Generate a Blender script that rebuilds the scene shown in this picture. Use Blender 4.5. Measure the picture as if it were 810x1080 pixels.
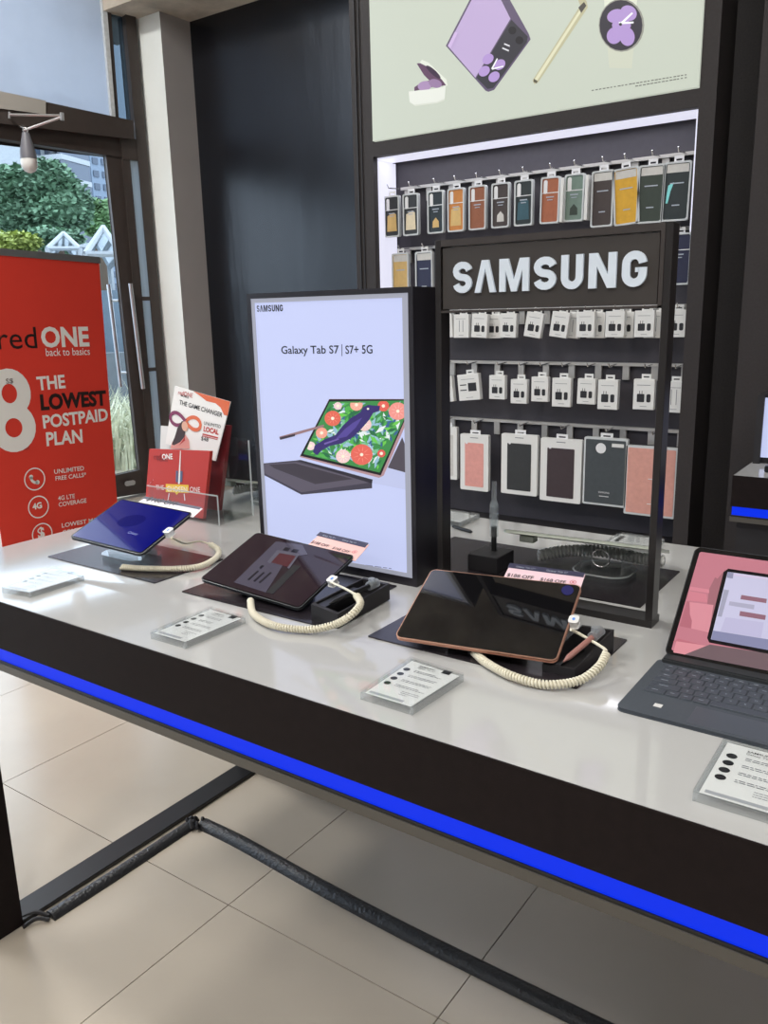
import bpy, bmesh, math, random
from mathutils import Vector, Matrix, Euler
random.seed(7)
for o in list(bpy.data.objects): bpy.data.objects.remove(o)
SC = bpy.context.scene
COL = SC.collection
V = Vector
PI = math.pi

# ------------------------------------------------------------------ camera
FPX = 872.93
CAMLOC = V((0, 0, 1.4))
RIGHT = V((0.8183, 0.5744, -0.0231)).normalized()
UP = V((-0.1162, 0.2045, 0.9719)); UP = (UP - RIGHT * UP.dot(RIGHT)).normalized()
FWD = UP.cross(RIGHT)
cd = bpy.data.cameras.new('camera'); cam = bpy.data.objects.new('camera', cd); COL.objects.link(cam)
cd.sensor_fit = 'VERTICAL'; cd.sensor_height = 36; cd.lens = FPX / 1080 * 36; cd.clip_start = .01; cd.clip_end = 300
m3 = Matrix((RIGHT, UP, -FWD)).transposed()
cam.matrix_world = Matrix.Translation(CAMLOC) @ m3.to_4x4()
SC.camera = cam

# ------------------------------------------------------------------ world, light, exposure
SC.view_settings.view_transform = 'Standard'; SC.view_settings.look = 'None'
SC.view_settings.exposure = 0.0; SC.view_settings.gamma = 1; SC.view_settings.use_curve_mapping = False
wd = bpy.data.worlds.new('world'); SC.world = wd; wd.use_nodes = True
nt = wd.node_tree; nt.nodes.clear()
wo = nt.nodes.new('ShaderNodeOutputWorld'); wb = nt.nodes.new('ShaderNodeBackground')
wr = nt.nodes.new('ShaderNodeValToRGB'); wn = nt.nodes.new('ShaderNodeTexNoise'); wn.inputs['Scale'].default_value = 3
wr.color_ramp.elements[0].color = (.50, .62, .80, 1); wr.color_ramp.elements[1].color = (.74, .82, .93, 1)
wr.color_ramp.elements[0].position = .35; wr.color_ramp.elements[1].position = .65
nt.links.new(wn.outputs[0], wr.inputs[0]); nt.links.new(wr.outputs[0], wb.inputs[0]); nt.links.new(wb.outputs[0], wo.inputs[0])
wb.inputs[1].default_value = 4.5
LAMP_POWER = 46

# ------------------------------------------------------------------ rays through the photograph, met with real planes
def ray(u, v):
    return RIGHT * ((u - 405) / FPX) + UP * (-(v - 540) / FPX) + FWD
def hz(u, v, z): r = ray(u, v); return CAMLOC + r * ((z - 1.4) / r.z)
def hy(u, v, y): r = ray(u, v); return CAMLOC + r * (y / r.y)
def hx(u, v, x): r = ray(u, v); return CAMLOC + r * (x / r.x)
def hp(u, v, P, n): r = ray(u, v); return CAMLOC + r * ((P - CAMLOC).dot(n) / r.dot(n))

# ------------------------------------------------------------------ materials
def mat(name, col, rough=.5, metal=0, emis=None, es=1, bump=0, bscale=40, var=0, vscale=8, spec=.5, coat=0):
    m = bpy.data.materials.new(name); m.use_nodes = True
    t = m.node_tree; b = t.nodes['Principled BSDF']
    b.inputs['Base Color'].default_value = (*col, 1); b.inputs['Roughness'].default_value = rough
    b.inputs['Metallic'].default_value = metal; b.inputs['Specular IOR Level'].default_value = spec
    b.inputs['Coat Weight'].default_value = coat; b.inputs['Coat Roughness'].default_value = .03
    tc = t.nodes.new('ShaderNodeTexCoord')
    if var:
        n = t.nodes.new('ShaderNodeTexNoise'); n.inputs['Scale'].default_value = vscale; n.inputs['Detail'].default_value = 6
        r = t.nodes.new('ShaderNodeValToRGB')
        r.color_ramp.elements[0].color = (*[c * (1 - var) for c in col], 1); r.color_ramp.elements[1].color = (*[min(1, c * (1 + var)) for c in col], 1)
        r.color_ramp.elements[0].position = .3; r.color_ramp.elements[1].position = .7
        t.links.new(tc.outputs['Object'], n.inputs['Vector']); t.links.new(n.outputs[0], r.inputs[0]); t.links.new(r.outputs[0], b.inputs['Base Color'])
    if bump:
        n2 = t.nodes.new('ShaderNodeTexNoise'); n2.inputs['Scale'].default_value = bscale; n2.inputs['Detail'].default_value = 5
        bp = t.nodes.new('ShaderNodeBump'); bp.inputs['Strength'].default_value = bump; bp.inputs['Distance'].default_value = .01
        t.links.new(tc.outputs['Object'], n2.inputs['Vector']); t.links.new(n2.outputs[0], bp.inputs['Height']); t.links.new(bp.outputs[0], b.inputs['Normal'])
    if emis:
        b.inputs['Emission Color'].default_value = (*emis, 1); b.inputs['Emission Strength'].default_value = es
    return m
def clear(name, tint=(1, 1, 1), gl=1.0, haze=0, hazecol=(.8, .85, .9), ior=1.45):
    m = bpy.data.materials.new(name); m.use_nodes = True; t = m.node_tree; t.nodes.clear()
    o = t.nodes.new('ShaderNodeOutputMaterial'); tr = t.nodes.new('ShaderNodeBsdfTransparent'); g = t.nodes.new('ShaderNodeBsdfGlossy')
    tr.inputs[0].default_value = (*tint, 1); g.inputs['Roughness'].default_value = .02; g.inputs[0].default_value = (gl, gl, gl, 1)
    f0 = ((ior - 1) / (ior + 1)) ** 2
    lw = t.nodes.new('ShaderNodeLayerWeight'); lw.inputs[0].default_value = .5; pw_ = t.nodes.new('ShaderNodeMath'); pw_.operation = 'POWER'; pw_.inputs[1].default_value = 5
    f = t.nodes.new('ShaderNodeMapRange'); f.inputs[3].default_value = f0; f.inputs[4].default_value = .9
    t.links.new(lw.outputs['Facing'], pw_.inputs[0]); t.links.new(pw_.outputs[0], f.inputs[0]); mx = t.nodes.new('ShaderNodeMixShader')
    t.links.new(f.outputs[0], mx.inputs[0]); t.links.new(tr.outputs[0], mx.inputs[1]); t.links.new(g.outputs[0], mx.inputs[2])
    last = mx
    if haze:
        d = t.nodes.new('ShaderNodeBsdfTranslucent'); d.inputs[0].default_value = (*hazecol, 1)
        d2 = t.nodes.new('ShaderNodeBsdfDiffuse'); d2.inputs[0].default_value = (*hazecol, 1)
        a = t.nodes.new('ShaderNodeMixShader'); a.inputs[0].default_value = .4
        t.links.new(d.outputs[0], a.inputs[1]); t.links.new(d2.outputs[0], a.inputs[2])
        b = t.nodes.new('ShaderNodeMixShader'); b.inputs[0].default_value = haze
        n = t.nodes.new('ShaderNodeTexNoise'); n.inputs['Scale'].default_value = 5; n.inputs['Detail'].default_value = 8
        mr = t.nodes.new('ShaderNodeMapRange'); mr.inputs[3].default_value = haze * .8; mr.inputs[4].default_value = min(1, haze * 1.15)
        t.links.new(n.outputs[0], mr.inputs[0]); t.links.new(mr.outputs[0], b.inputs[0])
        t.links.new(mx.outputs[0], b.inputs[1]); t.links.new(a.outputs[0], b.inputs[2]); last = b
    t.links.new(last.outputs[0], o.inputs[0]); return m
def brushed(name, a, b, scale, rough, bump=.1):
    m = mat(name, a, rough)
    t = m.node_tree; n = t.nodes.new('ShaderNodeTexNoise'); mp = t.nodes.new('ShaderNodeMapping'); tc = t.nodes.new('ShaderNodeTexCoord')
    mp.inputs['Scale'].default_value = scale; n.inputs['Detail'].default_value = 6; n.inputs['Scale'].default_value = 1
    r = t.nodes.new('ShaderNodeValToRGB'); r.color_ramp.elements[0].color = (*a, 1); r.color_ramp.elements[1].color = (*b, 1)
    r.color_ramp.elements[0].position = .35; r.color_ramp.elements[1].position = .7
    bp = t.nodes.new('ShaderNodeBump'); bp.inputs['Strength'].default_value = bump; bp.inputs['Distance'].default_value = .01
    P = t.nodes['Principled BSDF']
    t.links.new(tc.outputs['Object'], mp.inputs[0]); t.links.new(mp.outputs[0], n.inputs['Vector']); t.links.new(n.outputs[0], r.inputs[0])
    t.links.new(r.outputs[0], P.inputs['Base Color']); t.links.new(n.outputs[0], bp.inputs['Height']); t.links.new(bp.outputs[0], P.inputs['Normal'])
    return m
def s(r, g, b):   # display colour to linear
    return tuple(((c / 255) / 12.92 if c <= 10 else (((c / 255) + .055) / 1.055) ** 2.4) for c in (r, g, b))

M = {}
M['table_white'] = mat('table_white', s(180, 180, 179), .07, coat=.3, var=.012, vscale=2)
M['table_black'] = mat('table_black_laminate', s(26, 19, 19), .6, bump=.1, bscale=500, var=.15, vscale=60, spec=.14)
M['trim_grey'] = mat('trim_grey_metal', s(88, 85, 80), .4, .3, var=.05)
M['black'] = mat('satin_black', s(24, 24, 26), .35, var=.1, vscale=30)
M['matte_black'] = mat('matte_black', s(30, 28, 31), .6, var=.1, vscale=30)
M['mat_black'] = mat('black_glossy_mat', s(38, 34, 38), .22, var=.08, vscale=20)
M['blue_led'] = mat('blue_led_diffuser', s(0, 6, 60), .5, emis=s(0, 46, 232), es=1.0, spec=.2)
M['tile'] = mat('floor_tile', s(184, 174, 160), .22, var=.05, vscale=2.5, bump=.03, bscale=30)
M['grout'] = mat('grout', s(95, 86, 76), .8, var=.1)
M['blackwall'] = brushed('black_glossy_panel', s(14, 15, 21), s(22, 25, 32), (5, 5, .9), .26, .45)
M['portal'] = mat('portal_dark_laminate', s(52, 48, 48), .55, spec=.25, var=.1, vscale=120, bump=.1, bscale=400)
M['gapwall'] = mat('dark_textured_laminate', s(48, 45, 47), .55, var=.25, vscale=150, bump=.2, bscale=400)
M['backpanel'] = mat('back_panel', s(56, 53, 60), .6, var=.06, vscale=40)
M['rail'] = mat('rail_grey_metal', s(190, 188, 185), .35, .4)
M['hook'] = mat('chrome_hook', s(215, 215, 215), .2, .8)
M['pillar_shade'] = mat('shaded_pillar_side', s(176, 172, 172), .7, var=.03, vscale=3, bump=.05, bscale=20)  # the pillar's side in shade, darkened through its colour
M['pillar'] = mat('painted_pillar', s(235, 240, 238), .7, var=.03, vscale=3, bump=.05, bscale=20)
M['concrete'] = mat('raw_concrete', s(196, 186, 172), .9, var=.35, vscale=4, bump=.5, bscale=14)
M['wallpaint'] = mat('grey_wall_paint', s(150, 150, 152), .8, var=.03)
M['frame'] = mat('window_frame_dark', s(62, 55, 52), .45, var=.08, vscale=20)
M['frame_edge'] = mat('window_frame_worn_white', s(200, 205, 208), .6, var=.1, vscale=40)
M['glass'] = clear('window_glass', (.96, .98, .98), gl=.55)
M['frost'] = clear('hazy_glass', (.5, .53, .56), haze=.8, hazecol=(.62, .66, .72))
M['acrylic'] = clear('clear_acrylic', (.97, .98, .98), gl=.5, ior=1.5)
M['acrylic_edge'] = clear('acrylic_edge', (.93, .94, .94), haze=.22, hazecol=(.85, .86, .86))
M['edge_bright'] = clear('bright_acrylic_edge', (.95, .96, .96), haze=.6, hazecol=(.88, .9, .9))
M['silver'] = mat('brushed_silver', s(200, 202, 205), .3, .8)
M['white'] = mat('white_plastic', s(218, 218, 216), .4)
M['paper'] = mat('white_paper', s(228, 228, 228), .7)
M['cream'] = mat('cream_rubber', s(222, 216, 196), .5)
M['ink'] = mat('black_ink', s(28, 28, 34), .6)
M['grey_ink'] = mat('grey_ink', s(120, 122, 130), .6)
M['light_ink'] = mat('pale_grey_ink', s(170, 172, 178), .6)
M['letter_white'] = mat('white_letters', s(205, 214, 224), .35, emis=s(190, 205, 222), es=.08)
M['banner_red'] = mat('banner_red', s(222, 66, 54), .6, var=.03, vscale=3, spec=.15)
M['print_red'] = mat('print_red', s(190, 50, 40), .45)
M['darkred'] = mat('print_dark_red', s(120, 30, 36), .45)
M['print_orange'] = mat('print_orange', s(220, 105, 60), .45)
M['print_white'] = mat('print_white', s(240, 238, 236), .5)
M['print_black'] = mat('print_black', s(40, 26, 26), .5)
M['print_yellow'] = mat('print_yellow', s(236, 196, 60), .5)
M['screen_black'] = mat('tablet_glass_off', (.004, .004, .005), .03, spec=.7, coat=.6)
M['bezel'] = mat('tablet_bezel_glass', (.006, .006, .007), .05, spec=.5)
M['rose'] = mat('rose_gold_metal', s(205, 160, 140), .3, .7)
M['dark_metal'] = mat('dark_metal', s(60, 62, 66), .35, .6)
M['kbd'] = mat('keyboard_fabric', s(66, 72, 80), .6, var=.06, vscale=200)
M['key'] = mat('keycap', s(62, 68, 78), .5)
M['key_gap'] = mat('keyboard_well', s(30, 33, 38), .6)
M['pale_ink'] = mat('pale_legend_ink', s(170, 178, 190), .6)
def em(name, c, es=1.0, rough=.35, base=.25):
    l = s(*c); return mat(name, tuple(x * base for x in l), rough, emis=l, es=es)
M['lb_panel'] = em('backlit_poster_pale_blue', (198, 206, 244), .84)
M['poster'] = em('backlit_poster_cream', (200, 207, 193), .82)
M['cove'] = em('cove_light', (232, 232, 250), .9)
M['lamp'] = em('ceiling_lamp_diffuser', (255, 252, 245), 4)

# ------------------------------------------------------------------ object helpers
def W(o):
    m = Matrix.Identity(4)
    while o is not None:
        m = o.matrix_basis @ m; o = o.parent
    return m
def fin(name, bm, m, parent=None, smooth=False, bevel=0, seg=2):
    """link a bmesh authored in world space as ONE object, under its parent"""
    if bevel:
        bmesh.ops.remove_doubles(bm, verts=bm.verts, dist=1e-6)
        es = [e for e in bm.edges if len(e.link_faces) == 2 and e.calc_face_angle(0) > .6]
        bmesh.ops.bevel(bm, geom=es, offset=bevel, segments=seg, affect='EDGES', clamp_overlap=True)
    if parent is not None: bm.transform(W(parent).inverted())
    bmesh.ops.recalc_face_normals(bm, faces=bm.faces)
    me = bpy.data.meshes.new(name); bm.to_mesh(me); bm.free()
    for x in (m if isinstance(m, (list, tuple)) else [m]): me.materials.append(M[x] if isinstance(x, str) else x)
    o = bpy.data.objects.new(name, me); COL.objects.link(o); o.parent = parent
    if smooth:
        for p in me.polygons: p.use_smooth = True
        if smooth != 'all':
            try: me.set_sharp_from_angle(angle=math.radians(35))
            except Exception: pass
    return o
def recenter(o):
    """put a childless top-level mesh's origin at the middle of its base"""
    me = o.data; xs = [v.co for v in me.vertices]
    c = V(((min(v.x for v in xs) + max(v.x for v in xs)) / 2, (min(v.y for v in xs) + max(v.y for v in xs)) / 2, min(v.z for v in xs)))
    me.transform(Matrix.Translation(-c)); o.location = c
def thing(name, label, cat, loc=(0, 0, 0), group=None, mtx=None):
    o = bpy.data.objects.new(name, None); COL.objects.link(o); o.empty_display_size = .05
    o.matrix_basis = mtx if mtx else Matrix.Translation(V(loc))
    o['label'] = label; o['category'] = cat
    if group: o['group'] = group
    return o
def tag(o, label, cat, group=None, kind=None):
    o['label'] = label; o['category'] = cat
    if group: o['group'] = group
    if kind: o['kind'] = kind
    return o
def struct(o, label, cat='wall'):
    o['kind'] = 'structure'; o['label'] = label; o['category'] = cat; return o
def B(): return bmesh.new()
def box(bm, x0, x1, y0, y1, z0, z1, mi=0, T=None):
    vs = [bm.verts.new((x, y, z)) for z in (z0, z1) for y in (y0, y1) for x in (x0, x1)]
    if T is not None:
        for v in vs: v.co = T @ v.co
    for f in ((0, 1, 3, 2), (4, 6, 7, 5), (0, 4, 5, 1), (2, 3, 7, 6), (0, 2, 6, 4), (1, 5, 7, 3)):
        bm.faces.new([vs[i] for i in f]).material_index = mi
    return bm
def prism(bm, pts, ext, mi=0):
    """planar polygon pts extruded by vector ext"""
    a = [bm.verts.new(p) for p in pts]; b = [bm.verts.new(V(p) + ext) for p in pts]; n = len(pts)
    bm.faces.new(a).material_index = mi; bm.faces.new(b[::-1]).material_index = mi
    for i in range(n): bm.faces.new((a[i], a[(i + 1) % n], b[(i + 1) % n], b[i])).material_index = mi
    return bm
def rrect(w, h, r, n=5, cx=0, cy=0):
    out = []
    for (sx, sy, a0) in ((1, 1, 0), (-1, 1, 90), (-1, -1, 180), (1, -1, 270)):
        for i in range(n + 1):
            a = math.radians(a0 + 90 * i / n)
            out.append((cx + sx * (w / 2 - r) + r * math.cos(a), cy + sy * (h / 2 - r) + r * math.sin(a)))
    return out
def tube(bm, pts, rad, n=10, cap=True, mi=0):
    pts = [V(p) for p in pts]; rings = []; up = V((0, 0, 1)); prev = None
    rr = rad if isinstance(rad, (list, tuple)) else [rad] * len(pts)
    for i, p in enumerate(pts):
        t = (pts[min(i + 1, len(pts) - 1)] - pts[max(i - 1, 0)]).normalized()
        if prev is None:
            a = up if abs(t.z) < .9 else V((1, 0, 0)); u = t.cross(a).normalized()
        else: u = (prev - t * prev.dot(t)).normalized()
        prev = u; w = t.cross(u)
        rings.append([bm.verts.new(p + (u * math.cos(2 * PI * k / n) + w * math.sin(2 * PI * k / n)) * rr[i]) for k in range(n)])
    for i in range(len(rings) - 1):
        for k in range(n): bm.faces.new((rings[i][k], rings[i][(k + 1) % n], rings[i + 1][(k + 1) % n], rings[i + 1][k])).material_index = mi
    if cap: bm.faces.new(rings[0][::-1]).material_index = mi; bm.faces.new(rings[-1]).material_index = mi
    return bm
def spline(pts, n=12):
    pts = [V(p) for p in pts]; P = [pts[0] * 2 - pts[1]] + pts + [pts[-1] * 2 - pts[-2]]; out = []
    for i in range(1, len(P) - 2):
        for k in range(n):
            t = k / n; a, b, c, d = P[i - 1], P[i], P[i + 1], P[i + 2]
            out.append(.5 * ((2 * b) + (c - a) * t + (2 * a - 5 * b + 4 * c - d) * t * t + (3 * b - a - 3 * c + d) * t ** 3))
    return out + [pts[-1]]
def coil(bm, pts, R=.0048, wire=.0019, pitch=.0048, seg=10):
    path = spline(pts, 40); L = [0]
    for i in range(1, len(path)): L.append(L[-1] + (path[i] - path[i - 1]).length)
    total = L[-1]; N = int(total / pitch * seg); out = []; j = 0; prev = None
    for k in range(N + 1):
        d = total * k / N
        while j < len(L) - 2 and L[j + 1] < d: j += 1
        f = (d - L[j]) / max(1e-9, L[j + 1] - L[j]); p = path[j].lerp(path[j + 1], f); t = (path[j + 1] - path[j]).normalized()
        u = t.cross(V((0, 0, 1))).normalized(); w = t.cross(u); a = 2 * PI * k / seg
        out.append(p + (u * math.cos(a) + w * math.sin(a)) * R)
    tube(bm, out, wire, 5); tube(bm, path, R * .7, 8)
    return bm

# ---- lettering -------------------------------------------------------------
_tc = {}
def glyphs(text, bold=0.0, res=3, sp=1.0):
    k = (text, bold, res, sp)
    if k not in _tc:
        cu = bpy.data.curves.new('t', 'FONT'); cu.body = text; cu.size = 1; cu.offset = bold; cu.resolution_u = res; cu.space_character = sp
        cu.fill_mode = 'FRONT'
        ob = bpy.data.objects.new('t', cu); COL.objects.link(ob)
        dg = bpy.context.evaluated_depsgraph_get(); dg.update()
        me = bpy.data.meshes.new_from_object(ob.evaluated_get(dg))
        vs = [tuple(v.co[:2]) for v in me.vertices]; fs = [tuple(p.vertices) for p in me.polygons]
        bpy.data.objects.remove(ob); bpy.data.curves.remove(cu); bpy.data.meshes.remove(me)
        _tc[k] = (vs, fs)
    return _tc[k]
def text(bm, body, o, xd, yd, w=None, h=None, bold=0, sp=1.0, res=3, mi=0):
    """flat lettering: lower-left corner o; fits width w and/or height h along unit vectors xd, yd"""
    vs, fs = glyphs(body, bold, res, sp)
    x0 = min(v[0] for v in vs); x1 = max(v[0] for v in vs); y0 = min(v[1] for v in vs); y1 = max(v[1] for v in vs)
    sx = w / (x1 - x0) if w else None; sy = h / (y1 - y0) if h else None
    sx = sx or sy; sy = sy or sx
    vv = [bm.verts.new(o + xd * ((v[0] - x0) * sx) + yd * ((v[1] - y0) * sy)) for v in vs]
    for f in fs:
        try: bm.faces.new([vv[i] for i in f]).material_index = mi
        except ValueError: pass
    return bm
def ribbon(bm, pts, th, o, xd, yd, closed=False):
    n = len(pts); L_, R_ = [], []
    for i, (x, y) in enumerate(pts):
        a = pts[(i - 1) % n] if (closed or i > 0) else pts[i]; b = pts[(i + 1) % n] if (closed or i < n - 1) else pts[i]
        dx, dy = b[0] - a[0], b[1] - a[1]; l = math.hypot(dx, dy) or 1; nx, ny = -dy / l * th / 2, dx / l * th / 2
        L_.append(bm.verts.new(o + xd * (x + nx) + yd * (y + ny))); R_.append(bm.verts.new(o + xd * (x - nx) + yd * (y - ny)))
    for i in range(n if closed else n - 1): j = (i + 1) % n; bm.faces.new((L_[i], L_[j], R_[j], R_[i]))
def arc(cx, cy, rx, ry, a0, a1, n=12): return [(cx + rx * math.cos(math.radians(a0 + (a1 - a0) * i / n)), cy + ry * math.sin(math.radians(a0 + (a1 - a0) * i / n))) for i in range(n + 1)]
def block_letter(bm, ch, w, h, o, xd, yd, t=None):
    t = t or w * .325; r = (w - t) / 2; ry = (h - t) / 4
    def poly(ps): bm.faces.new([bm.verts.new(o + xd * x + yd * y) for x, y in ps])
    if ch == 'S': ribbon(bm, arc(w / 2, h - t / 2 - ry, r, ry, 8, 270) + arc(w / 2, t / 2 + ry, r, ry, 90, -172)[1:], t * .93, o, xd, yd)
    elif ch == '8':
        ribbon(bm, arc(w / 2, h - t / 2 - ry, r * .94, ry, 0, 345, 23), t, o, xd, yd, True); ribbon(bm, arc(w / 2, t / 2 + ry, r, ry, 0, 345, 23), t, o + xd.cross(yd) * .001, xd, yd, True)
    elif ch == 'U': ribbon(bm, [(t / 2, h)] + arc(w / 2, t / 2 + r, r, r, 180, 360) + [(w - t / 2, h)], t, o, xd, yd)
    elif ch == 'G':
        ribbon(bm, arc(w / 2, h - t / 2 - r, r, r, 5, 180) + arc(w / 2, t / 2 + r, r, r, 180, 360) + [(w - t / 2, h * .54)], t, o, xd, yd)
        poly([(w * .54, h * .41), (w - t * .9, h * .41), (w - t * .9, h * .54), (w * .54, h * .54)])
    elif ch == 'N': poly([(0, 0), (t * .9, 0), (t * .9, h * .62), (w - t * .95, 0), (w, 0), (w, h), (w - t * .9, h), (w - t * .9, h * .38), (t * .95, h), (0, h)])
    elif ch == 'M':
        q = w * .21; poly([(0, 0), (q, 0), (q, h * .66), (w / 2 - q * .42, 0), (w / 2 + q * .42, 0), (w - q, h * .66), (w - q, 0), (w, 0), (w, h), (w - q * 1.45, h), (w / 2, h * .36), (q * 1.45, h), (0, h)])
    elif ch == 'A': poly([(0, 0), (w * .27, 0), (w * .5, h * .74), (w * .73, 0), (w, 0), (w * .66, h), (w * .34, h)])
LAMBDA = [[(0, 0), (.27, 0), (.5, .72), (.73, 0), (1, 0), (.64, 1), (.36, 1)]]
def logo(bm, boxes, o, xd, yd, bold=.02, thick=None):
    """wide block letters S A(no bar) M S U N G in their own boxes (x0,x1,y0,y1)"""
    for ch, (x0, x1, y0, y1) in zip('SAMSUNG', boxes):
        block_letter(bm, ch, x1 - x0, y1 - y0, o + xd * x0 + yd * y0, xd, yd)
    if thick is not None:
        g = bmesh.ops.extrude_face_region(bm, geom=bm.faces[:])
        bmesh.ops.translate(bm, vec=thick, verts=[e for e in g['geom'] if isinstance(e, bmesh.types.BMVert)])
    return bm
def logo_row(bm, o, xd, yd, w, h, bold=.02, thick=None):
    ws = [20, 24, 31, 23, 23, 27, 24]; g = 4.5; tot = sum(ws) + g * 6; x = 0; bx = []
    for a in ws: bx.append((x * w / tot, (x + a) * w / tot, 0, h)); x += a + g
    return logo(bm, bx, o, xd, yd, bold, thick)
def bars(bm, o, xd, yd, rows, lh, th, wmin, wmax, mi=0, rnd=None):
    """illegible small print: rows of thin dashes"""
    R = rnd or random
    for i in range(rows):
        x = 0; L = R.uniform(wmin, wmax)
        while x < L:
            a = R.uniform(.002, .007) * (wmax / .05); a = min(a, L - x)
            if a > 1e-4:
                p = o + xd * x - yd * (i * lh); bm.faces.new([bm.verts.new(q) for q in (p, p + xd * a, p + xd * a + yd * th, p + yd * th)]).material_index = mi
            x += a + .0012 * (wmax / .05)
    return bm
def disc(c, xd, yd, r, n=20): return [c + xd * (r * math.cos(2 * PI * k / n)) + yd * (r * math.sin(2 * PI * k / n)) for k in range(n)]
def face(bm, pts, mi=0): bm.faces.new([bm.verts.new(p) for p in pts]).material_index = mi; return bm
def ringf(bm, c, xd, yd, r0, r1, n=24, mi=0):
    a = [bm.verts.new(p) for p in disc(c, xd, yd, r0, n)]; b = [bm.verts.new(p) for p in disc(c, xd, yd, r1, n)]
    for k in range(n): bm.faces.new((a[k], a[(k + 1) % n], b[(k + 1) % n], b[k])).material_index = mi
    return bm
class Plane:
    """a real plane in the room; px(u,v,d) = where the photograph's pixel lands on it, lifted d along its normal"""
    def __init__(s_, P, xd, yd): s_.P = V(P); s_.x = V(xd).normalized(); s_.y = V(yd).normalized(); s_.n = s_.x.cross(s_.y).normalized()
    def px(s_, u, v, d=0): return hp(u, v, s_.P + s_.n * d, s_.n)
    def poly(s_, pts, d=0): return [s_.px(u, v, d) for u, v in pts]
    def at(s_, a, b, d=0): return s_.P + s_.x * a + s_.y * b + s_.n * d
    def ab(s_, u, v): q = s_.px(u, v) - s_.P; return q.dot(s_.x), q.dot(s_.y)
    def text(s_, bm, body, u0, v0, u1, v1, d=.001, bold=0, h=None, sp=1.0):
        """baseline from pixel (u0,v0) to (u1,v1)"""
        a = s_.px(u0, v0, d); b = s_.px(u1, v1, d); xd = (b - a).normalized(); yd = s_.n.cross(xd).normalized()
        return text(bm, body, a, xd, yd, w=(b - a).length, h=h, bold=bold, sp=sp)

# ================================================================== STRUCTURE
bm = B(); box(bm, -9, 3.4, -3.6, 5.0, -.06, -.004)
xs = [-6.9, -5.91, -5.31, -4.71, -4.11, -3.51, -2.92, -2.33, -1.34, -.74, -.14, .46, 1.06, 1.66, 2.26, 2.86, 3.4]
ys = [-3.6, -3.01, -2.41, -1.81, -1.21, -.61, -.01, .59, 1.19, 1.79, 2.39, 2.99, 3.59, 4.19, 4.79, 5.0]
for i in range(len(xs) - 1):
    for j in range(len(ys) - 1):
        box(bm, xs[i] + .0013, xs[i + 1] - .0013, ys[j] + .0013, ys[j + 1] - .0013, -.004, 0, 1)
fl = fin('floor', bm, ['grout', 'tile']); struct(fl, 'beige stone tile floor of the shop', 'floor')

A = V((-5.41, 4.56, 0)); TD = V((.177, 1, 0)).normalized(); WN = V((1, -.177, 0)).normalized()   # window wall: anchor, direction, inward normal
def wq(u, v, d=0): return hp(u, v, A + WN * d, WN)
def wl(s_, z, d=0): return A - TD * s_ + V((0, 0, z)) + WN * d
CEIL = 4.7; BEAM = 3.56
bm = B(); prism(bm, [V((-7.0, -3.6, CEIL)), V((3.4, -3.6, CEIL)), V((3.4, 5.0, CEIL)), V((-5.36, 5.0, CEIL))], V((0, 0, .2)))
struct(fin('ceiling', bm, 'concrete'), 'raw stained concrete ceiling', 'ceiling')
bm = B(); prism(bm, [V((-6.0, 4.30, BEAM)), V((3.2, 4.30, BEAM)), V((3.2, 4.86, BEAM)), V((-6.0, 4.86, BEAM))], V((0, 0, CEIL - BEAM)))
struct(fin('trim_3', bm, 'concrete'), 'raw concrete beam above the pillar and the black wall', 'beam')
bm = B(); box(bm, -5.45, 3.4, 4.85, 5.0, 0, CEIL)
struct(fin('wall_back', bm, 'blackwall'), 'glossy black wall behind the light box and portal', 'wall')
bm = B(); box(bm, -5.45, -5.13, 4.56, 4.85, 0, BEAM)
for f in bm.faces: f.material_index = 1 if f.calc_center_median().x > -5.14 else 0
struct(fin('trim_1', bm, ['pillar', 'pillar_shade']), 'white pillar with shade coloured grey into its side, left of the black wall', 'pillar')
bm = B(); box(bm, -.83, 3.4, 3.3, 3.42, 0, CEIL)
struct(fin('wall_inner', bm, 'gapwall'), 'dark textured wall right of the accessory display', 'wall')
bm = B(); box(bm, 3.3, 3.4, -3.6, 4.85, 0, CEIL)
struct(fin('wall_right', bm, 'wallpaint'), 'grey painted wall of the shop', 'wall')
bm = B(); box(bm, -7, 3.4, -3.7, -3.6, 0, CEIL)
struct(fin('wall_front', bm, 'wallpaint'), 'grey painted wall behind the viewer', 'wall')

# window wall: transom, posts, glass
def wbar(pts, th, mi, bm, d0=-.05): return prism(bm, [p + WN * d0 for p in pts], WN * th, mi)
def extl(p, q, L):  # extend the line q->p beyond p by L
    return p + (p - q).normalized() * L
def wv(u, v, z, d=0):  # the vertical line through a pixel, at height z
    p = wq(u, v, d); return V((p.x, p.y, z))
def slab(pts, th, bm=None):  # pts on the room-side face, th deep
    return prism(bm or B(), pts, WN * -th)
win = bpy.data.objects.new('window_1', None); COL.objects.link(win); win['kind'] = 'structure'; win['label'] = 'dark framed transom and frosted upper glass above the door'; win['category'] = 'window'
zs = wq(141, 169, .06).z; F1 = .06
fin('window_frame', slab([wv(166.5, 300, 0, F1), wv(156.5, 290, 0, F1), wv(156.5, 290, CEIL, F1), wv(166.5, 300, CEIL, F1)], .12), 'frame', win, bevel=.004)
fin('window_frame', slab([wv(156.6, 290, zs, F1 - .005), wv(141, 290, zs, F1 - .005), wq(127, 146, F1 - .005), wv(156.6, 290, wq(141, 146, F1).z, F1 - .005)], .10), 'frame', win)
D2 = .09; tl0, tr0, br0, bl0 = wq(0, 98, D2), wq(140, 128, D2), wq(141, 146, D2), wq(0, 129, D2)
fin('transom', slab([extl(tl0, tr0, 7), tr0, br0, extl(bl0, br0, 7)], .14), 'frame', win, bevel=.006)
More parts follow.
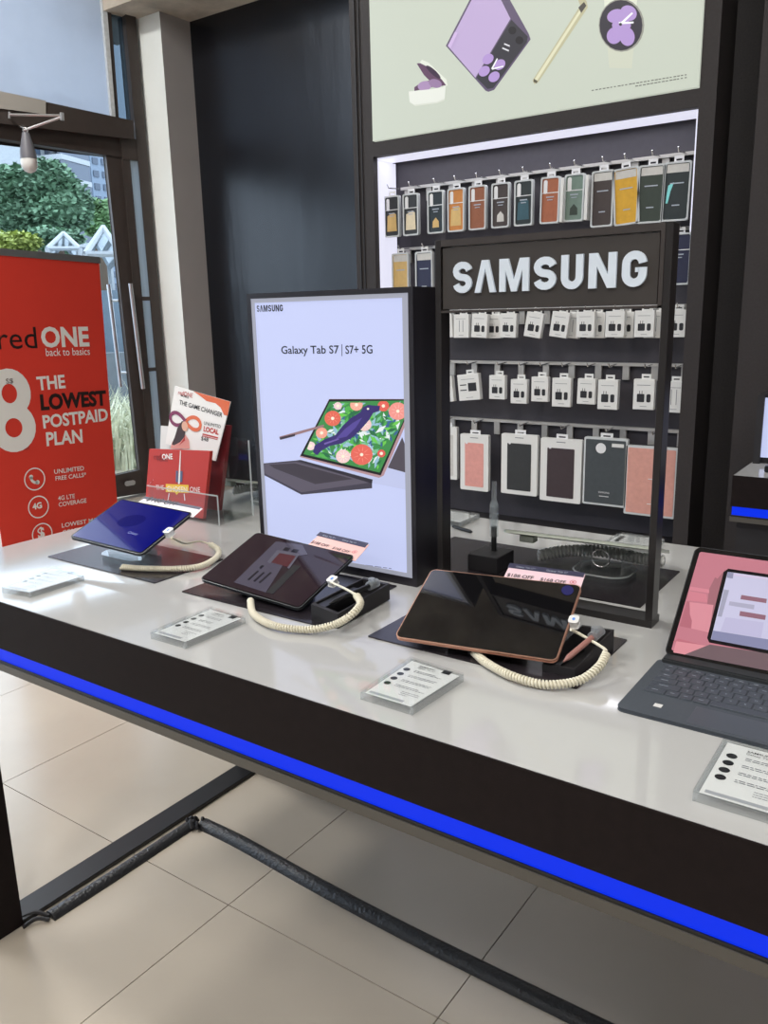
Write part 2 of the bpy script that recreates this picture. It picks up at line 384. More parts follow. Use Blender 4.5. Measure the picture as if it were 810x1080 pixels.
D3 = .04; a, b = wq(0, 129, D3), wq(141, 146, D3); c_, d_ = wq(128, 166, D3), wq(0, 146, D3)
fin('door_head', slab([extl(a, b, 7), b, c_, extl(d_, c_, 7)], .10), 'frame', win, bevel=.004)
fin('glazing_bead', slab([wq(107, -3, .03), wq(118, 124, .03), wq(122, 124, .03), wq(112, -3, .03)], .03), 'frame_edge', win)
fin('mullion', slab([wq(112, -3, .02), wq(122, 124, .02), wq(125.5, 125, .02), wq(116, -3, .02)], .06), 'frame', win)
p1, p2 = wq(118, 124), wq(0, 97)
fin('pane', slab([extl(p2, p1, 1.9) - V((0, 0, .1)), p1 - V((0, 0, .1)), wv(107, -3, CEIL), wv(107, -3, CEIL) - TD * 1.9], .008), 'frost', win)
M['dirty_glass'] = clear('dirty_side_glass', (.4, .46, .5), haze=.35, hazecol=(.10, .13, .15))
fin('pane', slab([wq(116, -3), wq(125, 128), wq(139, 129), wq(134, -3)], .008), 'dirty_glass', win)
fin('sky_blocker', slab([wl(.02, 3.78, .05), wl(2.12, 3.78, .05), wl(2.12, CEIL, .05), wl(.02, CEIL, .05)], .12), 'frame', win)  # unseen panel added to keep sky out of the blue tablet's reflection
# extra bays toward the viewer (outside the frame) so daylight enters along the whole front
bay = bpy.data.objects.new('window_2', None); COL.objects.link(bay); bay['kind'] = 'structure'; bay['label'] = 'further shopfront glazing left of the door'; bay['category'] = 'window'
for i, s0 in enumerate((2.1, 4.0, 6.0, 8.2)):
    bm = B(); q = [wl(s0, 0), wl(s0 + .08, 0), wl(s0 + .08, CEIL), wl(s0, CEIL)]; prism(bm, q, WN * .1)
    fin('mullion', bm, 'frame', bay)
bm = B(); prism(bm, [wl(2.14, .1, .02), wl(8.3, .1, .02), wl(8.3, 2.6, .02), wl(2.14, 2.6, .02)], WN * .008); fin('pane', bm, 'glass', bay)
bm = B(); prism(bm, [wl(2.1, 0), wl(8.3, 0), wl(8.3, .1), wl(2.1, .1)], WN * .1); fin('window_sill', bm, 'frame', bay)

# door leaf
door = bpy.data.objects.new('door_1', None); COL.objects.link(door); door['kind'] = 'structure'; door['label'] = 'dark framed glass entrance door with long silver pull handles'; door['category'] = 'door'
def wxz(u, v):
    p = wq(u, v); return (p - A).dot(-TD), p.z
D4 = .03
bm = B(); slab([wq(112, 160, D4), wq(148, 497, D4), wq(155, 520, D4), wv(141, 290, wq(155, 520, D4).z, D4), wv(141, 290, wq(112, 160, D4).z, D4)], .05, bm)
slab([wq(148, 496, D4), wq(155, 519, D4), extl(wq(123.5, 524, D4), wq(155, 519, D4), 1.0), extl(wq(121, 502, D4), wq(148, 496, D4), 1.0)], .05, bm)
fin('door_frame', bm, 'frame', door, bevel=.004)
fin('door_jamb', slab([wv(140.5, 290, wq(150, 520, .05).z, .05), wv(147.5, 290, wq(150, 520, .05).z, .05), wv(147.5, 290, zs, .05), wv(140.5, 290, zs, .05)], .07), 'frame', door, bevel=.004)
zb = wq(165, 500, .045).z
M['side_strip'] = clear('side_strip_glass', (.8, .9, .95), haze=.75, hazecol=(.50, .56, .60))
fin('side_pane', slab([wv(147.5, 290, zb, .05), wv(156.5, 290, zb, .05), wv(156.5, 290, zs, .05), wv(147.5, 290, zs, .05)], .008), 'side_strip', door)
bm = B(); 
for v in (317, 392): z_ = wq(155, v, .055).z; slab([wv(147.5, 290, z_, .055), wv(156.5, 290, z_, .055), wv(156.5, 290, z_ + .03, .055), wv(147.5, 290, z_ + .03, .055)], .004, bm)
fin('side_bars', bm, 'frame', door)  # two thin dark bars across the narrow side pane
bm = B(); q1, q2 = wq(112, 163), wq(148, 497)
prism(bm, [q1, q2, extl(wq(121, 502), q2, 1.0), extl(wq(0, 145.5), q1, 1.2)], WN * .01)
fin('pane', bm, 'glass', door)
bm = B(); tube(bm, [wq(137.5, 299, .10), wq(151, 410, .10)], .016, 12)
for u, v in ((139.5, 317), (149, 393)): tube(bm, [wq(u, v, .10), wq(u + 1, v, .02)], .009, 8)
fin('door_handle', bm, 'silver', door, smooth=True)
bm = B(); tube(bm, [wq(114.5, 300, -.07), wq(127.5, 408, -.07)], .016, 12)
for u, v in ((117, 317), (126, 393)): tube(bm, [wq(u, v, -.07), wq(u + 8, v, -.02)], .009, 8)
fin('outer_door_handle', bm, 'silver', door, smooth=True)
bm = B(); c = wq(137, 509.5, .062)
prism(bm, [c + TD * x + V((0, 0, y)) for x, y in rrect(.09, .04, .018)], WN * .006); fin('lock_plate', bm, 'silver', door)
bm = B(); q1, q2 = wq(124, 526, .02), wq(158, 518.5, .02)
prism(bm, [extl(q1, q2, 1.2), q2, q2 - V((0, 0, .035)), extl(q1, q2, 1.2) - V((0, 0, .035))], WN * .07)
fin('threshold', bm, 'silver', door)
bm = B(); q1, q2 = wq(124, 531, .02), wq(170, 522, .02)
prism(bm, [extl(q1, q2, 7) , q2 + TD * .3, V((*(q2 + TD * .3).xy, 0)), V((*extl(q1, q2, 7).xy, 0))], WN * .03)
struct(fin('baseboard_left', bm, 'black'), 'black plinth under the door threshold', 'baseboard')
# door closer
clo = thing('door_closer', 'white hydraulic door closer with folding arm on the transom', 'door closer', wq(20, 130, .02))
bm = B(); prism(bm, [wq(-30, 94, .03), wq(43, 109, .03), wq(43, 121.5, .03), wq(-30, 112, .03)], WN * .07); fin('closer_body', bm, mat('closer_grey', s(160, 156, 150)), clo, bevel=.006)
bm = B()
for (a, b) in (((10, 121, .12), (66, 122, .24)), ((66, 123, .24), (24, 138, .1)), ((10, 118, .12), (10, 125, .12))): tube(bm, [wq(*a[:2], a[2]), wq(*b[:2], b[2])], .009, 6)
tube(bm, [wq(65, 119, .24), wq(65.5, 127, .24)], .014, 8)
fin('closer_arm', bm, 'silver', clo, smooth=True)

# hanging bulb
bp_ = wq(27, 140, .36); k = (bp_ - CAMLOC).length / FPX
bulb = thing('hanging_bulb', 'grey and white light bulb hanging below the door closer arm', 'light bulb', bp_ - V((0, 0, 33 * k)))
bm = B(); c = bp_; prof = [(3, 0), (3.5, 2), (5, 8), (7, 17), (7.2, 22)]
tube(bm, [c - V((0, 0, p[1] * k)) for p in prof], [p[0] * k for p in prof], 16); fin('bulb_body', bm, mat('bulb_grey', s(105, 105, 112), .4), bulb, smooth=True)
bm = B(); prof = [(7.0, 22), (7.3, 25), (6.8, 29), (4.8, 32), (2, 33.5), (.2, 34)]
tube(bm, [c - V((0, 0, p[1] * k)) for p in prof], [p[0] * k for p in prof], 16); fin('bulb_globe', bm, 'white', bulb, smooth=True)
bm = B(); loop = [c + V((0, 0, k * z)) + RIGHT * (k * x) for x, z in ((-1, 0), (-2.2, 2.5), (0, 4.5), (2.2, 2.5), (1, 0))]
tube(bm, spline(loop, 5), .5 * k, 6); tube(bm, spline([c + V((0, 0, 4 * k)), c + V((0, 0, 7 * k)) + WN * -.08, wq(26, 132, .2)], 5), .4 * k, 6)
fin('hanging_wire', bm, 'hook', bulb, smooth=True)

# ================================================================== DISPLAY WALL (portal)
PF = 3.1; PB = 3.27
pw = thing('display_wall', 'tall dark accessory display wall with white cove light and hook rails', 'display wall', (-1.54, 3.2, 0))
def YX(u, v, y=PF): return hy(u, v, y).x
OX0, OX1, OZ1 = -2.215, -.862, 2.05; FX0, FX1 = -2.32, -.806
bm = B()
box(bm, FX0, OX0, PF, PF + .2, 0, CEIL); box(bm, OX1, FX1, PF, PF + .2, 0, CEIL); box(bm, OX0, OX1, PF, PF + .2, OZ1, 2.108)
box(bm, OX0, OX1, PF, PF + .2, 3.05, CEIL); box(bm, OX0, OX1, PF + .04, PF + .2, 2.108, 3.05)
fin('frame', bm, 'portal', pw)
bm = B(); box(bm, FX0 + .02, FX0 + .03, PF - .006, PF + .001, 0, CEIL); box(bm, FX0 + .045, FX0 + .05, PF - .004, PF + .001, 0, CEIL)
fin('edge_strip', bm, 'matte_black', pw)
bm = B(); box(bm, OX0, OX1, PB, PB + .03, 0, OZ1); fin('back_panel', bm, 'backpanel', pw)
bm = B(); box(bm, OX0, OX1, PF + .02, PB, .0, .5); fin('plinth', bm, 'matte_black', pw)
bm = B(); box(bm, OX0 + .001, OX1 - .001, PF + .03, PB - .03, OZ1 - .008, OZ1 - .001); fin('cove_light', bm, 'cove', pw)
bm = B(); box(bm, OX0 + .001, OX0 + .008, PF + .03, PB - .01, 1.2, OZ1 - .01); fin('side_light', bm, 'cove', pw)
bm = B(); box(bm, OX1 - .006, OX1 - .001, PF + .005, PF + .02, 1.65, OZ1 - .01); fin('side_light', bm, 'cove', pw)
# poster above
po = thing('backlit_poster', 'large cream backlit poster of earbuds, folding phones and watch above the accessories', 'poster', (-1.54, PF, 2.108))
bm = B(); box(bm, OX0 + .003, OX1 - .003, PF - .004, PF + .036, 2.112, 3.045); fin('poster_panel', bm, 'poster', po)
PP = Plane((OX0, PF - .004, 2.11), (1, 0, 0), (0, 0, 1))
def c3(pts, s_=2.025, ox=370, oy=0): return [(ox + x / s_, oy + y / s_) for x, y in pts]
def picture(name, plane, shapes, parent, d=.0008, step=.0003):
    """flat printed picture: list of (colour material, pixel polygon) stacked in tiny steps"""
    bm = B(); ms = []
    for i, (m, pts) in enumerate(shapes):
        if m not in ms: ms.append(m)
        face(bm, plane.poly(pts, d + i * step), ms.index(m))
    return fin(name, bm, ms, parent)
def ell(cx, cy, rx, ry, rot=0, n=24):
    r = math.radians(rot); return [(cx + rx * math.cos(a) * math.cos(r) - ry * math.sin(a) * math.sin(r), cy + rx * math.cos(a) * math.sin(r) + ry * math.sin(a) * math.cos(r)) for a in [2 * PI * k / n for k in range(n)]]
E = {}
def e(r, g, b):
    k = (r, g, b)
    if k not in E: E[k] = em('backlit_%d_%d_%d' % k, k, .85)
    return E[k]
# earbuds
picture('earbuds_picture', PP, [
    (e(214, 218, 206), [(431, 97), (432, 108), (438, 112), (461, 109), (469, 106), (470, 92)]),
    (e(226, 230, 218), [(441, 68), (445, 63), (452, 66), (471, 84), (472, 90), (469, 92), (455, 80)]),
    (e(96, 66, 92), [(439.5, 67), (443, 66.5), (450, 70), (466, 84), (470.5, 90), (455, 92), (437, 96), (437, 92), (446, 86), (453, 85), (447, 79)]),
    (e(168, 140, 180), ell(448, 90.5, 7.5, 5, -10)), (e(150, 122, 160), ell(459, 88, 7, 4.5, 15)),
    (e(60, 40, 62), ell(457, 76, 10, 2.6, 42)),
    (e(228, 231, 222), [(431, 96.5), (432, 107), (437, 110.5), (461, 107.5), (469, 104), (470, 91), (455, 94)])], po)
# flip phone
def c_(x, y): return (370 + x / 2.025, y / 2.025)
picture('folding_phone_picture', PP, [
    (e(96, 84, 110), [c_(203, 98), c_(207, 90), c_(290, -70), c_(300, -72), c_(380, 72), c_(384, 84), c_(306, 192), c_(294, 196), c_(288, 194)]),
    (e(190, 170, 210), [c_(207, 98), c_(290, -62), c_(341, 40), c_(266, 166)]),
    (e(52, 50, 58), [c_(343, 42), c_(378, 78), c_(376, 90), c_(304, 188), c_(292, 190), c_(268, 166)]),
    (e(24, 22, 28), ell(*c_(345, 65), 4.2, 4.2)), (e(24, 22, 28), ell(*c_(360, 86), 4.2, 4.2)),
    (e(178, 150, 208), ell(*c_(293, 126), 6.5, 5, -40)), (e(178, 150, 208), ell(*c_(318, 138), 6.5, 5, -40)),
    (e(178, 150, 208), ell(*c_(285, 152), 6.5, 5, -40)), (e(178, 150, 208), ell(*c_(306, 164), 6.5, 5, -40)),
    (e(240, 240, 245), [c_(300, 146), c_(312, 124), c_(314, 126), c_(303, 148)]), (e(240, 240, 245), [c_(300, 146), c_(326, 140), c_(326, 143), c_(302, 149)]),
    (e(225, 225, 230), [c_(328, 92), c_(340, 97), c_(339, 100), c_(327, 95)]), (e(225, 225, 230), [c_(324, 101), c_(338, 107), c_(337, 110), c_(323, 104)]),
    (e(206, 182, 224), [c_(207, 98), c_(222, 68), c_(228, 70), c_(213, 103)])], po)
picture('open_phone_picture', PP, [
    (e(188, 184, 150), [c_(388, 172), c_(490, 12), c_(478, -20), c_(486, -22), c_(504, 4), c_(506, 16), c_(400, 176), c_(392, 180)]),
    (e(222, 220, 190), [c_(392, 170), c_(492, 16), c_(498, 16), c_(397, 174)]),
    (e(70, 66, 60), [c_(486, 16), c_(498, 4), c_(503, 12), c_(492, 28)]), (e(90, 86, 70), [c_(391, 168), c_(399, 173), c_(397, 178), c_(390, 175)])], po)
picture('watch_picture', PP, [
    (e(222, 226, 210), [c_(540, -10), c_(552, 145), c_(600, 146), c_(612, -10)]),
    (e(204, 208, 190), [c_(548, 100), c_(552, 145), c_(600, 146), c_(604, 104)]),
    (e(150, 150, 140), ell(*c_(578, 54), 24, 28)), (e(44, 40, 52), ell(*c_(577, 54), 22.6, 26.6)),
    (e(178, 150, 208), ell(*c_(566, 34), 9.5, 7, -20)), (e(178, 150, 208), ell(*c_(593, 28), 9, 8, 30)),
    (e(178, 150, 208), ell(*c_(563, 76), 8, 9, 20)), (e(178, 150, 208), ell(*c_(590, 78), 8, 10, -10)), (e(178, 150, 208), ell(*c_(578, 54), 10, 7)),
    (e(245, 245, 250), [c_(574, 50), c_(600, 26), c_(603, 29), c_(577, 54)]), (e(245, 245, 250), [c_(572, 47), c_(604, 46), c_(604, 50), c_(573, 52)]),
    (e(40, 36, 46), ell(*c_(576, 52), 1.6, 1.6))], po)
bm = B(); R2 = random.Random(3)
for (u0, v0, u1, v1) in ((624, 96.0, 726, 79.0), (670, 91.5, 726, 82)):
    n = 26 if u0 < 650 else 14
    for i in range(n):
        f0 = i / n; f1 = f0 + R2.uniform(.5, .85) / n
        face(bm, PP.poly([(u0 + (u1 - u0) * f0, v0 + (v1 - v0) * f0), (u0 + (u1 - u0) * f1, v0 + (v1 - v0) * f1), (u0 + (u1 - u0) * f1, v0 + (v1 - v0) * f1 - 1.1), (u0 + (u1 - u0) * f0, v0 + (v1 - v0) * f0 - 1.1)], .001))
fin('small_print', bm, e(110, 112, 105), po)

# rails & hooks
HOOKLEN = .085
def rail(z, x0=OX0 + .04, x1=OX1 - .005):
    bm = B(); box(bm, x0, x1, PB - .022, PB - .002, z - .006, z + .006)
    r = fin('rail', bm, 'rail', pw)
    bm = B(); n = 11
    for i in range(n + 1):
        x = x0 + .03 + (x1 - x0 - .06) * i / n; box(bm, x - .013, x + .013, PB - .016, PB - .004, z - .06, z - .006)
    fin('rail_clip', bm, 'rail', r)
RZ = dict(r1=hy(590, 179.5, PB).z, r15=hy(430, 263, PB).z, r2=hy(590, 325.5, PB).z, r3=hy(590, 383, PB).z, r4=hy(590, 447, PB).z)
for z in RZ.values(): rail(z)
def hook(x, z):
    bm = B(); pts = [V((x, PB - .02, z + .002)), V((x, PB - .02 - HOOKLEN, z - .004)), V((x, PB - .03 - HOOKLEN, z + .010))]
    tube(bm, pts, .0028, 6); fin('hook', bm, 'hook', pw, smooth=True)

# product templates --------------------------------------------------
def euro_tab(bm, w, h, y, mi=0):
    """hang tab above the pack, hook slot in it"""
    box(bm, -w / 2, w / 2, y, y + .0015, -h * .45, 0, mi); box(bm, -w / 2, -w * .3, y, y + .0015, -h * .75, -h * .45, mi); box(bm, w * .3, w / 2, y, y + .0015, -h * .75, -h * .45, mi)
    box(bm, -w / 2, w / 2, y, y + .0015, -h, -h * .75, mi)
def sq(name, col, r=.5, metal=0, **k):
    if name not in M: M[name] = mat(name, s(*col), r, metal, **k)
    return name
packno = {}
def place(root, x, y, z, tilt=0, yaw=0): root.location = (x, y, z); root.rotation_euler = (0, math.radians(tilt), math.radians(yaw))
def pack_case(label, cat_cols, x, z, y, tilt, style, w=.082, h=.175, name='phone_case_pack', group='phone cases hanging on the top rail', yaw=0):
    """clear-rimmed pack with tab; style 'plain','window','pouch'"""
    r = thing(name, label, 'phone case', group=group)
    D = .018
    bm = B(); euro_tab(bm, .034, .022, -D / 2)
    o = fin('hang_tab', bm, sq('pack_tab', (222, 222, 224)), r)
    bm = B(); out = rrect(w, h, .008, 4, 0, -h / 2 - .02); inn = rrect(w - .012, h - .012, .007, 4, 0, -h / 2 - .02)
    a = [bm.verts.new((p[0], -D, p[1])) for p in out]; b = [bm.verts.new((p[0], -D, p[1])) for p in inn]
    a2 = [bm.verts.new((p[0], 0, p[1])) for p in out]; b2 = [bm.verts.new((p[0], 0, p[1])) for p in inn]; n = len(out)
    for i in range(n):
        j = (i + 1) % n
        for f in ((a[i], a[j], b[j], b[i]), (a[i], a[j], a2[j], a2[i]), (b[i], b[j], b2[j], b2[i]), (a2[i], a2[j], b2[j], b2[i])): bm.faces.new(f)
    fin('pack_rim', bm, sq('pack_rim', (196, 200, 202), .3), r)
    bm = B(); prism(bm, [V((p[0], -D + .004, p[1])) for p in rrect(w - .011, h - .011, .006, 3, 0, -h / 2 - .02)], V((0, D - .005, 0)))
    fin('phone_case', bm, cat_cols[0], r)
    yy = -D + .0032; zt = -.028
    def pan(nm, pts, m): fin(nm, prism(B(), [V((p[0], yy, p[1])) for p in pts], V((0, .0009, 0))), m, r)
    if style == 'plain':
        pan('label', [(-w * .4, zt), (w * .4, zt), (w * .4, zt - .028), (-w * .4, zt - .028)], cat_cols[1])
        bm = B(); box(bm, -w * .25, w * .25, yy - .0005, yy, zt - .066, zt - .062); box(bm, -w * .14, w * .14, yy - .0005, yy, zt - .140, zt - .136); fin('lettering', bm, 'pale_ink', r)
        if len(cat_cols) > 2: pan('window', [(-w * .38, zt - .13), (-w * .32, zt - .07), (-w * .12, zt - .06), (-w * .22, zt - .09), (-w * .3, zt - .13)], cat_cols[2])
    else:
        pan('label', [(-w * .36 + q[0], zt - .028 + q[1]) for q in rrect(.016, .05, .007, 4, .008, 0)], 'pack_tab')
        bm = B(); box(bm, -w * .42, w * .42, yy - .0006, yy, zt - .052, zt - .049); fin('band', bm, 'pack_tab', r)
        if style == 'pouch': pan('window', [(-w * .34, zt - .14), (w * .3, zt - .14), (w * .26, zt - .07), (.1 * w, zt - .062), (-w * .3, zt - .075)], cat_cols[1])
        else: pan('window', [(-w * .2, zt - .14), (w * .2, zt - .14), (w * .18, zt - .115), (0, zt - .1), (-w * .18, zt - .115)], cat_cols[1])
        bm = B(); box(bm, -w * .2, w * .2, yy - .0012, yy - .0006, zt - .068, zt - .064); box(bm, -w * .14, w * .14, yy - .0012, yy - .0006, zt - .078, zt - .075); fin('lettering', bm, 'pale_ink', r)
    place(r, x, y, z, tilt, yaw)
    return r
HY = PB - .02 - HOOKLEN + .02     # y of the front item on a hook
for nm, c in dict(case_black=(44, 46, 48), gold=(205, 172, 110), cream_card=(222, 208, 178), teal_black=(30, 42, 48), tan=(192, 124, 58), brown=(140, 84, 56),
                  dark_brown=(62, 52, 50), copper=(158, 92, 62), sage=(108, 128, 118), amber=(206, 158, 44), pale_label=(196, 194, 190), forest=(48, 58, 50), ink_green=(34, 44, 46), cyan=(130, 214, 214), teal_blue=(50, 84, 96), navy=(34, 38, 66), pinkc=(214, 150, 142), plumblack=(58, 46, 50), charcoal=(64, 70, 74), pink2=(206, 150, 138)).items(): sq(nm, c, .45, var=.06, vscale=60)
row1 = [(412, ('case_black', 'gold'), 'pouch', 'black phone case with gold window, far left of the top rail', 0),
        (434.5, ('case_black', 'cream_card'), 'pouch', 'black phone case with cream window, second from left on the top rail', 0),
        (461, ('teal_black', 'gold'), 'half', 'dark teal phone case with small gold window, left of the tan one', 0),
        (482.7, ('tan', 'gold'), 'pouch', 'tan orange phone case with gold window on the top rail', 0),
        (505.5, ('brown', 'brown'), 'half', 'plain reddish brown phone case in clear pack beside the tan one', 0),
        (530, ('dark_brown', 'pale_label'), 'half', 'dark brown phone case with a white arch at its bottom', 0),
        (554.5, ('ink_green', 'teal_blue'), 'pouch', 'blackish teal phone case with blue green leaf pattern', 0),
        (583, ('copper', 'copper'), 'half', 'copper brown phone case with white pack side, middle of top rail', 1),
        (608.5, ('sage', 'forest'), 'half', 'sage green phone case with white pack side on the top rail', 1),
        (638, ('dark_brown', 'pale_label'), 'plain', 'dark brown case with pale top label directly left of the yellow one', 0),
        (661, ('amber', 'pale_label'), 'plain', 'mustard yellow phone case with pale top label', -4),
        (689.6, ('forest', 'pale_label'), 'plain', 'dark olive phone case with pale top label right of the yellow one', 1),
        (716.8, ('ink_green', 'pale_label', 'cyan'), 'plain', 'dark green phone case with cyan streak, far right of the top rail', 1)]
zt = RZ['r1'] + .002
for u, cols, st, lab, tl in row1:
    p = hy(u, 176, HY); big = u > 620
    # each pack's own drop is read at its own column
    pack_case(lab, cols, p.x + (.012 if u == 412 else 0), zt - .018, HY, tl, st, w=.08 if not big else (.086 if u == 638 else .096), h=.172 if not big else .2); hook(p.x, RZ['r1'])
    if u in (583, 608.5):
        q = fin('side_box', box(B(), .048, .06, HY - .03, HY + .005, -.19, -.03), 'white'); q.data.transform(Matrix.Translation((0, -HY, 0)))
        q.parent = [o for o in bpy.data.objects if o.get('label') == lab][0]
zt = RZ['r15'] + .002
for u, cols, lab in ((424, ('gold', 'pale_label'), 'gold brown phone case pack just above the light box'), (449, ('navy', 'pale_label'), 'black navy phone case pack just above the light box'),
                     (717, ('navy', 'navy'), 'navy blue phone case pack right of the sign'), (500, ('case_black', 'gold'), None)):
    if lab is None: continue
    p = hy(u, 270, HY); pack_case(lab, cols, p.x, zt - .004, HY, 0, 'plain' if u < 700 else 'half', w=.088, h=.18, group='phone cases on the second rail'); hook(p.x, RZ['r15'])

# charger boxes
def make_box(w, h, d, kind):
    r = thing('charger_box', 'x', 'charger box')
    bm = B(); euro_tab(bm, .036, .018, -.001); fin('hang_tab', bm, 'white', r)
    bm = B(); box(bm, -w / 2, w / 2, -d, 0, -.018 - h, -.018); fin('carton', bm, 'white', r, bevel=.001, seg=1)
    bm = B(); y = -d - .0006
    if kind == 'plug':
        def rf(cx, cz, a, b, rr): prism(bm, [V((cx + q[0], y, cz + q[1])) for q in rrect(a, b, rr, 3)], V((0, .0006, 0)))
        zc = -.018 - h * .62
        rf(-w * .14, zc, w * .36, h * .27, .003); rf(w * .24, zc, w * .2, h * .27, .005)
        for q in (-.2, -.08): box(bm, w * q - .001, w * q + .001, y, y + .0006, zc + h * .13, zc + h * .24)
        fin('product_picture', bm, 'ink', r)
    elif kind == 'cable':
        for q in (-.12, .12): box(bm, w * q - .0012, w * q + .0012, y, y + .0006, -.018 - h * .75, -.018 - h * .25)
        fin('product_picture', bm, 'grey_ink', r)
    else:
        box(bm, -w * .02, w * .36, y, y + .0006, -.018 - h * .66, -.018 - h * .34)
        for q in (.4, .6): box(bm, -w * .4, -w * .1, y, y + .0006, -.018 - h * (q + .02), -.018 - h * (q - .02))
        fin('product_picture', bm, 'ink', r)
    bm = B(); box(bm, -w * .34, w * .3, y, y + .0006, -.018 - h * .2, -.018 - h * .185); box(bm, -w * .16, w * .16, y, y + .0006, -.018 - h * .9, -.018 - h * .885)
    fin('lettering', bm, 'grey_ink', r)
    return r
def copytree(o, parent=None):
    c = o.copy(); COL.objects.link(c); c.parent = parent
    for ch in list(o.children): copytree(ch, c)
    return c
T_ = {}
def chbox(kind, w, h, d, label, group, x, z, y, tilt=0, yaw=0):
    k = (kind, w, h, d)
    if k not in T_: r = T_[k] = make_box(w, h, d, kind)
    else: r = copytree(T_[k])
    r['label'] = label; r['group'] = group; place(r, x, y, z, tilt, yaw); return r
G2 = 'white charger boxes on the rail just below the sign'; G3 = 'white charger boxes on the lower charger rail'
z = RZ['r2']
rowA = [(471, 'cable', -4, 'white box mostly hidden behind the sign left post, upper charger rail'), (489, 'cable', 0, 'white cable box with two thin lines beside the sign left post'),
        (509, 'plug', 3, 'white charger box leaning right, first with plug picture under the sign'), (523, 'plug', 0, 'narrow white charger box between two others, second plug box under the sign'),
        (539, 'plug', 2, 'white charger box ending the left cluster under the sign'), (568, 'plug', 9, 'lone white charger box hanging tilted left under the sign'),
        (595, 'plug', 8, 'tilted white charger box right of the lone tilted one'), (606, 'cable', 5, 'white box half hidden behind the second tilted charger box'),
        (620, 'plug', 0, 'white charger box at the middle of the right cluster, upper rail'), (631, 'plug', 0, 'white charger box half behind its left neighbour, upper rail middle'),
        (651, 'plug', 0, 'white charger box second from the sign right post, upper rail'), (661, 'plug', 0, 'white charger box half hidden, left of the one at the right post'),
        (682, 'plug', 0, 'white charger box next to the sign right post, upper rail'), (692, 'cable', 0, 'white box directly behind the sign right post, upper rail'),
        (716, 'plug', 0, 'white charger box outside the sign right post, upper rail')]
for i, (u, k, tl, lab) in enumerate(rowA):
    back = u in (606, 631, 661, 692, 523); y = HY + (.035 if back else 0); p = hy(u, 330, y)
    chbox(k, .074, .098, .022, lab, G2, p.x, z + .004 - (.004 if back else 0), y, tl)
    if not back: hook(p.x, z)
z = RZ['r3']
rowB = [(468, 'wide', -6, .02, 'white box cut by the sign left post, lower charger rail'), (495.5, 'wide', -6, .006, 'wide white box with square plug, leaning, on the lower charger rail'), (527, 'plug', 0, .008, 'white charger box right of the wide one, lower rail'),
        (550, 'plug', 0, .022, 'low hanging white charger box, second of plug boxes on lower rail'), (572, 'plug', 0, .010, 'white charger box, third plug box from left on lower rail'),
        (595, 'plug', 0, .012, 'taller white charger box in the middle of the lower rail'), (621.5, 'plug', 1, .012, 'white charger box with grey plug, fifth plug box of lower rail'),
        (644, 'plug', 0, .014, 'tall white charger box ending the middle run of the lower rail'), (682, 'plug', 0, .008, 'white charger box at the sign right post, lower rail'),
        (714, 'cable', 0, .014, 'white box outside the sign right post, lower rail')]
for u, k, tl, dz, lab in rowB:
    p = hy(u, 395, HY); w_, h_ = (.105, .112) if k == 'wide' else ((.08, .115) if u in (595, 644, 682, 714) else (.074, .1))
    chbox(k, w_, h_, .024, lab, G3, p.x, z - dz - .022, HY, tl); hook(p.x, z)
# tablet covers
def cover(label, col, u, dz, w, h, rim='white', tab=True, sticker=False, marks=None, y=HY):
    r = thing('tablet_cover_pack', label, 'tablet cover', group='tablet covers on the lowest rail')
    D = .02
    if tab: bm = B(); euro_tab(bm, .05, .02, -D / 2); fin('hang_tab', bm, 'pack_tab', r)
    bm = B(); prism(bm, [V((q[0], -D, q[1])) for q in rrect(w, h, .006, 3, 0, -h / 2 - .018)], V((0, D, 0))); fin('pack', bm, rim, r)
    a = .84 if rim == 'white' else .93; b = .84 if rim == 'white' else .95
    bm = B(); prism(bm, [V((q[0], -D - .001, q[1])) for q in rrect(w * (.66 if rim == 'white' else .92), h * (.78 if rim == 'white' else .94), .004, 3, 0, -h * (.54 if rim == 'white' else .5) - .018)], V((0, .0015, 0))); fin('cover', bm, col, r)
    if sticker:
        bm = B(); face(bm, disc(V((-w * .1, -D - .003, -.06)), V((1, 0, 0)), V((0, 0, 1)), .021)); fin('sticker', bm, 'pack_tab', r)
        bm = B(); text(bm, 'SAMSUNG', V((-w * .12, -D - .003, -h * .88)), V((1, 0, 0)), V((0, 0, 1)), w=.045); bm2 = box(bm, -w * .1, w * .12, -D - .003, -D - .0025, -h * .93, -h * .92); fin('lettering', bm, 'pack_tab', r)
        bm = B(); box(bm, w * .15, w * .42, -D - .003, -D - .002, -.052, -.038); fin('label', bm, 'white', r)
    elif marks:
        bm = B()
        for q in marks: box(bm, -w * .04, w * .1, -D - .003, -D - .0025, -h * q - .003, -h * q); 
        fin('lettering', bm, 'pack_tab', r)
    else:
        bm = B(); box(bm, -.02, .02, -D - .001, -D - .0004, -.034, -.031); fin('lettering', bm, 'grey_ink', r)
        bm = B(); face(bm, disc(V((-w * .26, -D - .0025, -.056)), V((1, 0, 0)), V((0, 0, 1)), .006)); fin('sticker', bm, 'pack_tab', r)
    p = hy(u, 460, y); place(r, p.x, y, RZ['r4'] - dz, 0); hook(p.x, RZ['r4'])
    return r
cover('narrow white tablet cover pack behind the pink one at the sign left post', 'pale_label', 473, .014, .11, .24, y=HY + .03)
cover('small pink tablet cover in white pack near the left post', 'pinkc', 502.5, .036, .14, .25)
cover('black tablet cover in white pack under the lowest rail', 'case_black', 550, .022, .168, .26)
cover('dark brown tablet cover in white pack right of the black one', 'plumblack', 594, .028, .18, .265)
cover('charcoal tablet cover in clear pack with a round white sticker', 'charcoal', 641, .012, .178, .275, rim='pack_rim', sticker=True)
